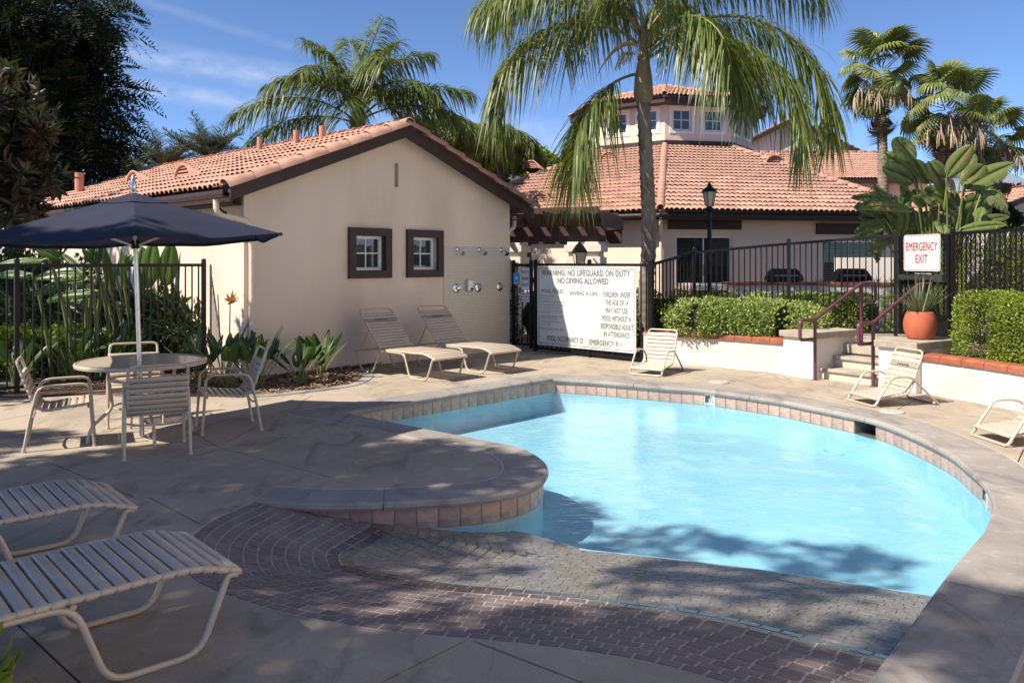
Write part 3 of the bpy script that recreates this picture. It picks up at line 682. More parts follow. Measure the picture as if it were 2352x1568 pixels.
sl = sqrt(1+PITCH**2); Vl = Vector((1, 0, PITCH)).normalized(); run = (WID/2+OVE)*sl
T = tile_face(roof, (x0-.05, y1, zt), (0, -1, 0), Vl, [(0, 0), (y1-y0-.1, 0), (y1-y0-.1, run), (0, run)], 300)
T2 = tile_face(roof, (x1+.05, y0, zt), (0, 1, 0), Vector((-1, 0, PITCH)).normalized(), [(.1, 0), (y1-y0, 0), (y1-y0, run), (.1, run)], 300)
def to_local(o_loc, rz, p): return Matrix.Rotation(-rz, 3, 'Z') @ (Vector(p)-Vector(o_loc))
vw = to_local(L0, GA, (0, 0, EYE)); place_tiles(roof, T, vw, 300)
V_ = []; 
for m in T2: V_.append(m)
T2s = V_; TV = np.array([v.co[:] for v in tile_mesh.vertices]); TF = np.array([p.vertices[:] for p in tile_mesh.polygons])
Va = []; Fa = []
for k, m in enumerate(T2s): A = np.array(m); Va.append(TV @ A[:3, :3].T+A[:3, 3]); Fa.append(TF+k*len(TV))
tag(link('roof_tiles_back_slope', np_mesh('roof_tiles_back_slope', np.concatenate(Va), np.concatenate(Fa), M_tile, True), roof), kind='stuff')
caps(roof, (WID/2, y0-.05, zp+.03), (WID/2, y1, zp+.03))
rake_me = cap_mesh(.145, .108, .46, 'rake_tile')
for ex, s in ((x0, 1), (x1, -1)):
    a = Vector((ex-s*.06, y0+.04, zt+.0)); b = Vector((WID/2, y0+.04, zp+.02)); caps(roof, a, b, 'rake_tile', rake_me, .40, .0)
for (yy, u) in ((3.2, .95), (6.0, 1.25)):
    o = Vector((x0, y1, zt)); p = Vector((x0+u, yy, zt+u*PITCH+.03)); dormer_vent(roof, frame(p, Vector((0, -1, 0)), Vector((1, 0, 0)), Vector((0, 0, 1))))
for (yy, u, h, r) in ((3.6, 2.65, .34, .05), (2.5, 2.75, .32, .055), (1.75, 2.8, .30, .055), (8.4, 1.1, .5, .09)):
    pipe_vent(roof, (x0+u, yy, zt+u*PITCH), h, r)
for i, (a, b, c, d) in enumerate((W1, W2)):
    f = MB(); t = .125
    for (p, q, r_, s_) in ((a-t, b+t, d, d+t), (a-t, b+t, c-t, c), (a-t, a, c, d), (b, b+t, c, d)): f.b2(p, q, -.055, .06, r_, s_)
    wd = f.build('window', M_brown, ph); g = MB(); k = .045
    for (p, q, r_, s_) in ((a, b, d-k, d), (a, b, c, c+k), (a, a+k, c+k, d-k), (b-k, b, c+k, d-k)): g.b2(p, q, .085, .14, r_, s_)
    g.b2((a+b)/2-.009, (a+b)/2+.009, .10, .125, c+k, d-k); g.b2(a+k, b-k, .1005, .1245, (c+d)/2-.009, (c+d)/2+.009); g.build('window_frame', M_winw, wd)
    for sx in (0, 1):
        for sz in (0, 1):
            xa = a+k if sx == 0 else (a+b)/2+.009; xb = (a+b)/2-.009 if sx == 0 else b-k; za = c+k if sz == 0 else (c+d)/2+.009; zb = (c+d)/2-.009 if sz == 0 else d-k
            MB().b2(xa, xb, .11, .116, za, zb).build('pane', M_glassd, wd)
MB().b2(3.735, WID-.03, -.012, -.001, .0, 1.905).build('shower_tile_panel', M_mosaic, ph)
# downspouts at the corner
downspout(ph, [(x0-.06, .0, zt-.14), (x0-.06, -.02, zt-.33), (.02, -.055, zt-.42), (.05, -.058, zt-.50), (.09, -.058, zt-.75), (.09, -.058, .12)], M_stucco)
downspout(ph, [(x0-.06, .0, zt-.10), (x0-.06, 0, zt-.24), (x0-.02, -.015, zt-.30), (x0+.06, -.03, zt-.345)], M_brown, name='downspout_elbow')
downspout(ph, [(WID+OVE+.03, .25, zt-.12), (WID+OVE+.02, .22, zt-.32), (WID+.05, .1, zt-.42), (WID+.05, .1, zt-.7), (WID+.05, .1, 1.62)], M_stucco)
# shower fittings: things fixed to the wall
def wall_at(s, z, out=0.0): return L0+E1*s-E2*out+Vector((0, 0, z))
for k, s in enumerate((4.05, 4.59, 5.15)):
    nm = ('left', 'middle', 'right')[k]
    t = thing('wall_shower', 'chrome shower head, %s of three on the tiled panel' % ('leftmost', 'middle one', 'rightmost')[k], 'shower', wall_at(s, 1.86, .012), GA, 'shower heads on the wall')
    MB().lathe([(.045, 0), (.045, .006), (.03, .018), (.014, .022)], 18).build('wall_flange', M_chrome, t, rot=(R(90), 0, 0))
    MB().tube(cat([(0, -.015, 0), (0, -.06, .0), (.0, -.11, -.03)], 4), .011, 8).build('arm', M_chrome, t)
    MB().lathe([(.045, 0), (.045, .012), (.03, .05), (.016, .075)], 18).build('nozzle', M_chrome, t, (0, -.155, -.085), (R(-38), 0, 0))
    t = thing('shower_valve', 'round chrome shower valve, %s of three on the tiled panel' % ('leftmost', 'middle one', 'rightmost')[k], 'shower valve', wall_at(s-.03, 1.18, .012), GA, 'shower valves on the wall')
    MB().lathe([(.085, 0), (.085, .005), (.07, .016), (.03, .02)], 24).build('escutcheon', M_chrome, t, rot=(R(90), 0, 0))
    MB().lathe([(.03, .015), (.028, .055), (.02, .06)], 14).build('knob', M_chrome, t, rot=(R(90), 0, 0)); MB().box((.03, -.05, .012), (.075, .014, .016)).build('lever', M_chrome, t)
t = thing('soap_dispenser', 'brushed steel soap dispenser between two shower valves', 'soap dispenser', wall_at(4.30, 1.12, .012), GA)
MB().b2(-.065, .065, -.085, 0, 0, .20).build('body', M_alu, t, bevel=.008); MB().lathe([(.022, 0), (.018, .03)], 12).build('push_button', M_ink, t, (.02, -.085, .04), (R(90), 0, 0)); MB().b2(-.02, .03, -.10, -.086, -.004, .012).build('spout', M_ink, t)
# ============================================================= clubhouse: octagon with a lantern tower
CC = Vector((5.6, 29.6, 0)); A0 = R(-79)                        # outward direction of the front right side
SIDE, TS = 7.5, 2.3; AP = SIDE*1.2071; TAP = TS*1.2071; EZ2 = 2.92; PT2 = .40
ch = thing('clubhouse', 'beige octagonal clubhouse with terracotta roof and lantern tower behind the fence', 'building', CC, A0)
# own frame: side k faces the direction k*45 deg
def oct_pts(ap, z): Rr = ap/cos(pi/8); return [Vector((Rr*cos(-pi/8+k*pi/4), Rr*sin(-pi/8+k*pi/4), z)) for k in range(8)]   # side k runs from pts[k] to pts[k+1]
WIN = {0: [(-2.35, 1.55, 1.05, 2.30), (1.75, 1.5, .95, 2.20)], 7: [(-1.3, 1.9, .9, 2.3)]}
base_z = .3; wp = oct_pts(AP-.55, 0)
def wall_with_holes(p, q, z0, z1, holes, thick, name, m, parent):      # holes: (x0,x1,za,zb) along p->q
    d = (q-p).normalized(); L = (q-p).length; n = Vector((d.y, -d.x, 0)); bm = bmesh.new()
    for loop in [[(0, z0), (L, z0), (L, z1), (0, z1)]]+[[(a, c), (b, c), (b, e), (a, e)] for a, b, c, e in holes]:
        vs = [bm.verts.new(p+d*x+Vector((0, 0, z))) for x, z in loop]
        for i in range(len(vs)): bm.edges.new((vs[i], vs[(i+1) % len(vs)]))
    bmesh.ops.triangle_fill(bm, use_beauty=True, edges=bm.edges[:])
    r = bmesh.ops.extrude_face_region(bm, geom=bm.faces[:]); bmesh.ops.translate(bm, verts=[x for x in r['geom'] if isinstance(x, bmesh.types.BMVert)], vec=-n*thick)
    bmesh.ops.recalc_face_normals(bm, faces=bm.faces); me = bpy.data.meshes.new(name); bm.to_mesh(me); bm.free(); me.materials.append(m); return link(name, me, parent), d, n
def blind_window(parent, p, d, n, x, wd, za, zb, lintel=True, panes=2):
    fr = Matrix((d, -n, Vector((0, 0, 1)))).transposed().to_4x4(); fr.translation = p+d*x       # local x along the wall, y into it
    w = link('window', MB().b2(-wd/2, wd/2, .06, .12, zb-.05, zb).b2(-wd/2, wd/2, .06, .12, za, za+.05).b2(-wd/2, -wd/2+.05, .06, .12, za+.05, zb-.05).b2(wd/2-.05, wd/2, .06, .12, za+.05, zb-.05).b2(-.015, .015, .062, .118, za+.05, zb-.05).mesh('window', M_winw), parent); w.matrix_local = fr
    for s in (-1, 1): MB().b2(min(s*.015, s*(wd/2-.05)), max(s*.015, s*(wd/2-.05)), .08, .085, za+.05, zb-.05).build('pane', M_glass, w)
    q = MB(); z = za+.06
    while z < zb-.06: q.beam((-wd/2+.05, .125, z), (wd/2-.05, .125, z), .042, .004, (0, -.55, 1)); z += .05
    tag(q.build('blind', M_blind, w), kind='stuff'); MB().b2(-wd/2+.03, wd/2-.03, .17, .175, za, zb).build('dark_backing', M_ink, w)  # black sheet behind the blind stands for the unlit room
    if lintel: MB().b2(-wd/2-.22, wd/2+.22, -.07, .05, zb+.16, zb+.44).build('lintel', M_brown, w)
    return w
for k in range(8):
    p, q = wp[k], wp[(k+1) % 8]; mid = (p+q)/2; L = (q-p).length
    hs = [(L/2+x-w/2, L/2+x+w/2, a, b) for x, w, a, b in WIN.get(k, [])]
    o, d, n = wall_with_holes(p, q, 0, EZ2-.18, hs, .2, 'wall', M_stucco, ch)
    for x, w, a, b in WIN.get(k, []): blind_window(ch, mid-d*0, d, n, x, w, a, b, k == 0)
ep = oct_pts(AP, EZ2); tp = oct_pts(TAP-.02, EZ2+(AP-TAP)*PT2); rfm = MB()
for k in range(8): rfm.poly3([ep[k], ep[(k+1) % 8], tp[(k+1) % 8], tp[k]], (0, 0, -.05))
roof2 = rfm.build('roof', M_under, ch)
fa = MB(); ep2 = oct_pts(AP+.01, EZ2); gi = oct_pts(AP-.56, EZ2)
for k in range(8):
    a, b = oct_pts(AP-.02, 0)[k], oct_pts(AP-.02, 0)[(k+1) % 8]; c, e = oct_pts(AP-.06, 0)[k], oct_pts(AP-.06, 0)[(k+1) % 8]; zz = Vector((0, 0, EZ2-.24))
    fa.poly3([a+zz, b+zz, e+zz, c+zz], (0, 0, .19)); fa.poly3([c+zz, e+zz, gi[(k+1) % 8]-Vector((0, 0, .19)), gi[k]-Vector((0, 0, .19))], (0, 0, .02))
fa.build('eave_fascia', M_brown, ch); gt = MB()
for k in (6, 7, 0, 1):
    a, b = oct_pts(AP+.0, EZ2-.13)[k], oct_pts(AP+.0, EZ2-.13)[(k+1) % 8]; gt.tube([a, b], .062, 8)
gt.build('gutter', M_brown, ch)
mats = []
for k in (6, 7, 0, 1):
    a, b = ep[k], ep[(k+1) % 8]; U = (b-a).normalized(); mid_e = (a+b)/2; mid_t = (tp[k]+tp[(k+1) % 8])/2; Vv = (mid_t-mid_e).normalized(); H_ = (mid_t-mid_e).length; Lb = (b-a).length; Lt = (tp[(k+1) % 8]-tp[k]).length
    mats += tile_face(roof2, a-Vv*.06, U, Vv, [(0, 0), (Lb, 0), (Lb/2+Lt/2, H_+.06), (Lb/2-Lt/2, H_+.06)], 300)
vw2 = to_local(CC, A0, (0, 0, EYE)); place_tiles(roof2, mats, vw2, 300)
for k in (7, 0, 1): caps(roof2, ep[k]+Vector((0, 0, .03)), tp[k]+Vector((0, 0, .03)), lift=.02)
for k, s, u in ((7, -.3, .9), (7, -.2, 4.9), (7, -3.0, 4.6), (0, 1.7, 4.3)):
    a, b = ep[k], ep[(k+1) % 8]; U = (b-a).normalized(); n = Vector((U.y, -U.x, 0)); p = (a+b)/2+U*s-n*u+Vector((0, 0, u*PT2+.02)); dormer_vent(roof2, frame(p, U, -n, Vector((0, 0, 1))))
# lantern tower
tz = EZ2+(AP-TAP)*PT2; tw = MB(); th = 1.5; WT = oct_pts(TAP, 0); band_ = MB(); eav = MB()
tower = MB().box((0, 0, tz+th), (.4, .4, .4)).build('tower', M_under, ch)
for k in range(8):
    p, q = WT[k], WT[(k+1) % 8]; L = (q-p).length; d = (q-p).normalized(); n = Vector((d.y, -d.x, 0))
    hs = [(L/2+x-.32, L/2+x+.32, tz+.52, tz+1.22) for x in (-.55, .55)] if k in (6, 7, 0, 1) else []
    o, d, n = wall_with_holes(p+Vector((0, 0, 0)), q, tz-.3, tz+th, hs, .15, 'tower_wall', M_stucco, tower)
    for h in hs:
        xa = (h[0]+h[1])/2; fr = Matrix((d, -n, Vector((0, 0, 1)))).transposed().to_4x4(); fr.translation = p+d*xa; w = MB(); z0, z1 = h[2], h[3]; k_ = .05
        w.b2(-.32, .32, .05, .11, z1-k_, z1).b2(-.32, .32, .05, .11, z0, z0+k_).b2(-.32, -.32+k_, .05, .11, z0+k_, z1-k_).b2(.32-k_, .32, .05, .11, z0+k_, z1-k_).b2(-.012, .012, .06, .1, z0+k_, z1-k_).b2(-.27, .27, .061, .099, (z0+z1)/2-.012, (z0+z1)/2+.012)
        w.b2(-.44, .44, -.02, .03, z0-.10, z0-.02).b2(-.44, .44, -.02, .03, z1+.02, z1+.10).b2(-.44, -.34, -.02, .03, z0-.02, z1+.02).b2(.34, .44, -.02, .03, z0-.02, z1+.02)
        ww = link('window', w.mesh('window', M_winw), tower); ww.matrix_local = fr; MB().b2(-.27, .27, .078, .084, z0+k_, z1-k_).build('pane', M_glassd, ww)
bo = oct_pts(TAP+.05, 0); bi = oct_pts(TAP+.002, 0)
for k in range(8): k2 = (k+1) % 8; band_.poly3([bo[k]+Vector((0, 0, tz-.12)), bo[k2]+Vector((0, 0, tz-.12)), bi[k2]+Vector((0, 0, tz-.12)), bi[k]+Vector((0, 0, tz-.12))], (0, 0, .30))
band_.build('base_band', M_brown, tower); te = oct_pts(TAP+.48, tz+th+.05); ta = Vector((0, 0, tz+th+.05+(TAP+.48)*.30)); trm = MB()
for k in range(8): trm.poly3([te[k], te[(k+1) % 8], ta], (0, 0, -.05))
troof = trm.build('tower_roof', M_under, tower); fb = MB(); f1 = oct_pts(TAP+.46, 0); f2 = oct_pts(TAP+.42, 0)
for k in range(8):
    k2 = (k+1) % 8; zz = Vector((0, 0, tz+th-.16)); fb.poly3([f1[k]+zz, f1[k2]+zz, f2[k2]+zz, f2[k]+zz], (0, 0, .17)); fb.poly3([f2[k]+zz, f2[k2]+zz, bi[k2]+zz, bi[k]+zz], (0, 0, .02))
fb.build('tower_fascia', M_brown, tower); Va = []; Fa = []; kk = 0
for k in (6, 7, 0, 1, 2):
    a, b = te[k], te[(k+1) % 8]; U = (b-a).normalized(); me_ = (a+b)/2; Vv = (ta-me_).normalized(); H_ = (ta-me_).length; Lb = (b-a).length
    for m in tile_face(troof, a-Vv*.05, U, Vv, [(0, 0), (Lb, 0), (Lb/2+.02, H_), (Lb/2-.02, H_)], 0):
        A = np.array(m); Va.append(TV @ A[:3, :3].T+A[:3, 3]); Fa.append(TF+kk*len(TV)); kk += 1
tag(link('tower_roof_tiles', np_mesh('tower_roof_tiles', np.concatenate(Va), np.concatenate(Fa), M_tile, True), tower), kind='stuff')
for k in (6, 7, 0, 1, 2): 
    a = te[k]+Vector((0, 0, .03)); d = ta-te[k]; n_ = round(d.length/.36); dd = d.normalized(); x = dd.cross(Vector((0, 0, 1))).normalized(); z = x.cross(dd)
    for j in range(n_): o = link('hip_tile', cap_me, tower); o.matrix_local = frame(a+d*(j/n_)+z*.02, x, dd, z)
# downspout at the front corner
cw = wp[0]; downspout(ch, [ep[0]*.995-Vector((0, 0, .15)), ep[0]*.99-Vector((0, 0, .3)), cw*1.008+Vector((0, 0, EZ2-.55)), cw*1.008+Vector((0, 0, EZ2-.8)), cw*1.008+Vector((0, 0, .3))], M_stucco)
# ============================================================= pergola with plaster piers
pg = thing('pergola', 'dark brown timber pergola between the two houses with scalloped rafter ends', 'pergola', (0, 0, 0))
pa = PT(1172, 535, 17.2); pb = PT(1391, 538, 16.6)
d = Vector((pb.x-pa.x, pb.y-pa.y, 0)).normalized(); nb = Vector((-d.y, d.x, 0))
zb0, zb1 = 2.05, 2.36
q = MB(); q.beam((pa.x-d.x*1.2, pa.y-d.y*1.2, (zb0+zb1)/2), (pb.x, pb.y, (zb0+zb1)/2), .12, zb1-zb0); q.build('front_beam', M_wood, pg)
q = MB(); q.beam((pa.x-d.x+nb.x*2.0, pa.y-d.y+nb.y*2.0, (zb0+zb1)/2), (pb.x+nb.x*2, pb.y+nb.y*2, (zb0+zb1)/2), .12, zb1-zb0); q.build('rear_beam', M_wood, pg)
for k in range(8):
    p = Vector((pa.x, pa.y, 0))-d*.75+d*(k*.385)
    prof_ = [(-.62, .30), (-.62, .24), (-.52, .21), (-.44, .14), (-.38, .05), (-.30, .0), (2.3, 0), (2.3, .30)]
    MB().poly3([p+nb*a+Vector((0, 0, zb1+b)) for a, b in prof_], d*.075).build('rafter', M_wood, pg)
for k in range(3):
    a = Vector((pa.x, pa.y, 0))-d*1.0+nb*(-.45+k*1.1); MB().beam((a.x, a.y, zb1+.34), (a.x+d.x*3.0, a.y+d.y*3.0, zb1+.34), .06, .07).build('purlin', M_wood, pg)
for k, (p, lab) in enumerate(((Vector((pb.x, pb.y, 0))-d*.42+nb*.1, 'cream plaster pier with stacked capital under the pergola end'), (Vector((pa.x, pa.y, 0))-d*.1+nb*.25, 'cream plaster pier with stacked capital beside the pool house corner'))):
    t = thing('plaster_pier', lab, 'pier', p, atan2(d.y, d.x), 'plaster piers of the pergola'); MB().b2(-.26, .26, -.26, .26, 0, 1.55).build('shaft', M_white, t)
    for j, (w_, z0, z1) in enumerate(((.31, 1.55, 1.60), (.36, 1.60, 1.74), (.31, 1.742, 1.84), (.38, 1.842, 1.98), (.33, 1.982, 2.045))): MB().b2(-w_, w_, -w_, w_, z0, z1).build('moulding', M_white, t, bevel=.01)
# ============================================================= houses behind, and an added unseen one at the right
def far_house(name, label, loc, rz, w, dp, hz, pitch, wm=M_stucco, wins=()):
    h = thing(name, label, 'building', loc, rz); pkz = hz+w/2*pitch
    o = [(0, 0, 0), (w, 0, 0), (w, 0, hz), (w/2, 0, pkz), (0, 0, hz)]; MB().poly3(o, (0, dp, 0)).build('wall', wm, h)
    r = MB(); e = .4
    for s in (0, 1):
        ex = -e if s == 0 else w+e; r.poly3([(ex, -.35, hz-e*pitch+.06), (w/2, -.35, pkz+.06), (w/2, dp+.3, pkz+.06), (ex, dp+.3, hz-e*pitch+.06)], (0, 0, .06))
    rr = r.build('roof', M_under, h); ml = []; sl_ = sqrt(1+pitch**2)
    for ex, yb, U, Vv in ((-e, dp+.3, (0, -1, 0), (1, 0, pitch)), (w+e, -.35, (0, 1, 0), (-1, 0, pitch))):
        ml += tile_face(rr, (ex, yb, hz-e*pitch+.13), U, Vv, [(0, 0), (dp+.65, 0), (dp+.65, (w/2+e)*sl_), (0, (w/2+e)*sl_)], 0)
    Va = []; Fa = []
    for k, m in enumerate(ml): A = np.array(m); Va.append(TV @ A[:3, :3].T+A[:3, 3]); Fa.append(TF+k*len(TV))
    tag(link('roof_tiles', np_mesh('roof_tiles', np.concatenate(Va), np.concatenate(Fa), M_tile, True), rr), kind='stuff')
    for ex in (-e, w+e): MB().poly3([(ex, -.38, hz-e*pitch-.12), (w/2, -.38, pkz-.12), (w/2, -.38, pkz+.1), (ex, -.38, hz-e*pitch+.1)], (0, .03, 0)).build('fascia', M_brown, h)
    f = MB(); f.b2(-e-.05, -e, -.35, dp+.3, hz-e*pitch-.1, hz-e*pitch+.1); f.b2(w+e, w+e+.05, -.35, dp+.3, hz-e*pitch-.1, hz-e*pitch+.1); f.build('eave_board', M_brown, h); caps(rr, (w/2, -.35, pkz+.16), (w/2, dp+.3, pkz+.16), step=.5)
    for (x, za, zb, ww) in wins:
        wn_ = MB().b2(x-ww/2-.1, x+ww/2+.1, -.04, .0, za-.1, zb+.1).build('window', M_winw, h); MB().b2(x-ww/2, x+ww/2, -.06, -.041, za, zb).build('pane', M_glassd, wn_)
    return h
GH = R(-9)
fh = far_house('gable_house', 'tall beige house with wide tiled gable behind the clubhouse tower', Vector((11.0, 46, 0)), 0, 9.6, 12, 7.2, .5)
fl = far_house('low_house', 'low beige house with pink tiled roof right of the clubhouse', Vector((19.4, 38, 0)), R(90), 8, 8.9, 5.5, .4)
f3 = far_house('distant_house', 'beige house with brown window behind the giant bird of paradise', Vector((19.5, 34.0, 0)), R(20), 8, 8, 3.6, .3, wins=((1.2, 1.9, 2.9, 1.3), (3.6, 1.9, 2.9, 1.2)))
f4 = far_house('neighbour_house', 'pale grey house at the left edge behind the dark tree', Vector((-17.5, 23.5, 0)), R(-20), 7.0, 9, 2.75, .3, mat('stucco_pale', (.55, .53, .5), rough=.9), wins=((5.6, 1.0, 2.1, 1.1),))
f5 = far_house('back_house', 'pale house glimpsed between the palms behind the pool house ridge', Vector((-3.2, 44, 0)), R(10), 9, 8, 5.6, .34, M_white)
f6 = far_house('added_bounce_house', 'long pale stucco house added unseen beyond the right hedge to bounce sunlight', Vector((8.5, -8, 0)), 0, 7, 18, 8.6, .35, M_cream)  # added out of view: its sunlit wall throws warm light on the gable
# ============================================================= terrace, planter walls, steps
B1 = Vector((4.21, 11.38, 0)); sV = Vector((.83, .56, 0)).normalized(); tV = Vector((sV.y, -sV.x, 0)); ang_t = atan2(tV.y, tV.x)
def ST(t, s, z=0): return B1+tV*t+sV*s+Vector((0, 0, z))
wl_path = cat([Vector((2.17, 13.12, 0)), Vector((2.62, 13.12, 0)), Vector((3.3, 12.62, 0)), ST(-.5, .12)], 7)
wr_path = cat([ST(1.46, .12), Vector((5.36, 9.66, 0)), Vector((5.60, 8.89, 0)), Vector((5.74, 7.9, 0)), Vector((5.75, 6.8, 0)), Vector((5.6, 5.4, 0)), Vector((5.5, 3.0, 0))], 7)
LZ = .455
terr = [(p.x, p.y) for p in reversed(wr_path)]; terr = [(9, 3)]+[(p.x+.1, p.y+.02) for p in reversed(wr_path)]+[tuple(ST(1.45, .9).xy), tuple(ST(.98, .76).xy), tuple(ST(0, .76).xy), tuple(ST(-.45, .9).xy)]+[(p.x+.05, p.y+.1) for p in reversed(wl_path)]+[(2.3, 18), (1.0, 60), (120, 60), (120, 3)]
ter = sheet('terrace', clean([Vector((x, y, 0)) for x, y in terr]), [], LZ-.03, M_soil); tag(ter, kind='structure')
land = MB(); land.prism([ST(-.02, .70).xy, ST(1.0, .70).xy, ST(1.25, 2.6).xy, ST(-.6, 2.6).xy], LZ-.12, LZ); tag(land.build('landing', M_cap, bevel=.01), kind='structure')
path_ = MB(); path_.prism([(5.2, 12.9), (30, 11), (30, 17), (5.0, 17.0)], LZ-.1, LZ-.012); tag(path_.build('terrace_path', M_terr), kind='structure')
def planter(name, label, path, hgt, cap_w=.24):
    t = thing(name, label, 'planter wall', path[0]); o = path[0]; inn = offset(path, -.2); b = MB()
    side = 1
    fr = path; bk = offset(path, -.2)
    for i in range(len(path)-1): b.poly3([fr[i]-o, fr[i+1]-o, bk[i+1]-o, bk[i]-o], (0, 0, hgt-.085))
    b.build('wall', M_white, t); sl = arclen(path); n = round(sl[-1]/.31); f2 = offset(path, .03); k2 = offset(path, -.23); a1 = arclen(f2); a2 = arclen(k2)
    for k in range(n):
        u0, u1 = k/n, (k+1)/n; g = .004/ (sl[-1]/n) / n
        A, Bq = at_len(f2, a1, a1[-1]*u0+.004), at_len(f2, a1, a1[-1]*u1-.004); D, C = at_len(k2, a2, a2[-1]*u0+.004), at_len(k2, a2, a2[-1]*u1-.004)
        prof_ = [(0, hgt-.085), (0, hgt-.03), (.12, hgt-.008), (.35, hgt), (.75, hgt), (1, hgt-.03), (1, hgt-.085)]
        m = MB(); r1 = [A.lerp(D, f)-o+Vector((0, 0, z)) for f, z in prof_]; r2 = [Bq.lerp(C, f)-o+Vector((0, 0, z)) for f, z in prof_]; nn = len(prof_)
        m.add(r1+r2, [tuple(range(nn))[::-1], tuple(range(nn, 2*nn))]+[(i, (i+1) % nn, nn+(i+1) % nn, nn+i) for i in range(nn)]); m.build('cap_brick', M_brickcap, t)
    m = MB(); 
    for i in range(len(path)-1): m.poly3([f2[i].lerp(k2[i], .04)-o+Vector((0, 0, hgt-.0845)), f2[i+1].lerp(k2[i+1], .04)-o+Vector((0, 0, hgt-.0845)), k2[i+1]-o+Vector((0, 0, hgt-.0845)), k2[i]-o+Vector((0, 0, hgt-.0845))], (0, 0, .055))
    m.build('cap_mortar', M_mortar, t); return t
planter('planter_wall', 'low white curved planter wall with brick cap left of the steps', wl_path, .52)
planter('planter_wall', 'low white curved planter wall with brick cap right of the steps', wr_path, .50)
for t0, lab, zt_ in ((-.5, 'white stucco pier with concrete cap left of the steps', .655), (.98, 'white stucco pier with concrete cap carrying the clay pot', .635)):
    t = thing('step_pier', lab, 'pier', ST(t0, 0), ang_t); MB().b2(0, .5, .0, 1.0, 0, zt_-.09).build('pier_body', M_white, t, bevel=.008); MB().b2(-.04, .54, -.05, 1.04, zt_-.088, zt_).build('cap_slab', M_cap, t, bevel=.012)
st = thing('steps', 'three concrete steps with tiled risers between two white piers', 'steps', ST(0, 0), ang_t)
for k in range(3):
    z0, z1 = k*LZ/3, (k+1)*LZ/3; s0 = .15+.30*k; MB().b2(.003, .977, s0+.02, 1.0, z0 if k else 0, z1-.045).build('riser', M_mosaic, st)
    MB().b2(.002, .978, s0-.015, min(1.0, s0+.34) if k < 2 else .85, z1-.044, z1+.0).build('tread', M_cap, st, bevel=.014)
def rail(t_, s0, lab):
    r = thing('handrail', lab, 'handrail', ST(t_, s0), ang_t); z0, z1 = .84, 1.33
    MB().tube([(0, 0, 0), (0, 0, z0)], .024, 10).build('post', M_plum, r); MB().tube([(0, 1.1, LZ), (0, 1.1, z1-.0)], .024, 10).build('post', M_plum, r)
    MB().tube(fillet([(0, 0, .57), (0, -.33, .57), (0, -.33, z0), (0, 0, z0), (0, 1.1, z1), (0, 1.45, z1), (0, 1.45, 1.05), (0, 1.1, 1.05)], .06, 5), .024, 10).build('rail', M_plum, r)
    for y, z in ((0, 0), (1.1, LZ)): MB().lathe([(.045, 0), (.045, .006), (.026, .008)], 14, (0, y, z)).build('base_plate', M_plum, r)
rail(.05, -.03, 'plum painted handrail along the left side of the steps'); rail(.84, .10, 'plum painted handrail along the right side of the steps')
# ============================================================= fences
pick_me = {}
def fence(name, label, a, b, za, zb, ta, tb, posts, skip=None, sp=.105, caps_=True, ends=(True, True)):
    a = Vector(a); b = Vector(b); t = thing(name, label, 'fence', (a.x, a.y, 0)); d = b-a; L = d.length; u = d/L; an = atan2(u.y, u.x)
    def zz(x, p, q): return p+(q-p)*x/L
    for nm, off, h in (('top_rail', -.02, .045), ('lower_rail', None, .035)):
        z0, z1 = (ta+off, tb+off) if off is not None else (za+.06, zb+.06); MB().beam((0, 0, z0), (d.x, d.y, z1), .034, h).build(nm, M_black, t)
    for x in posts:
        q = MB(); q.box((u.x*x, u.y*x, (zz(x, za, zb)+zz(x, ta, tb)+.05)/2), (.052, .052, zz(x, ta, tb)+.05-zz(x, za, zb)+.0), an); q.lathe([(.034, 0), (.034, .012), (.012, .025)], 10, (u.x*x, u.y*x, zz(x, ta, tb)+.05)); q.build('post', M_black, t)
    n = int(L/sp); h0 = (ta-za)-.10; key = round(h0, 2)
    if key not in pick_me: pick_me[key] = MB().box((0, 0, 0), (.017, .017, 1)).mesh('picket', M_black)
    for k in range(1, n):
        x = k*L/n
        if any(abs(x-p) < .05 for p in posts) or (skip and skip(x)): continue
        z0, z1 = zz(x, za, zb)+.06, zz(x, ta, tb)-.03; link('picket', pick_me[key], t, (u.x*x, u.y*x, (z0+z1)/2), (0, 0, an), (1, 1, z1-z0))
    return t
FA0 = Vector((-8.6, 7.56, 0)); FA1 = Vector((-4.47, 11.98, 0)); FA1 = FA0+E1*6.0
lf = (FA1-FA0).length; pm = lf-2.45
fence('picket_fence', 'black metal picket fence before the banana leaves beside the pool house', FA0, FA1, .02, .02, 1.615, 1.615, [.06, pm, lf-.02, 1.15], sp=.098)
R0 = L0+E1*WID; FB0 = R0+Vector((.05, -.04, 0)); FB1 = FB0+(-E2)*3.08
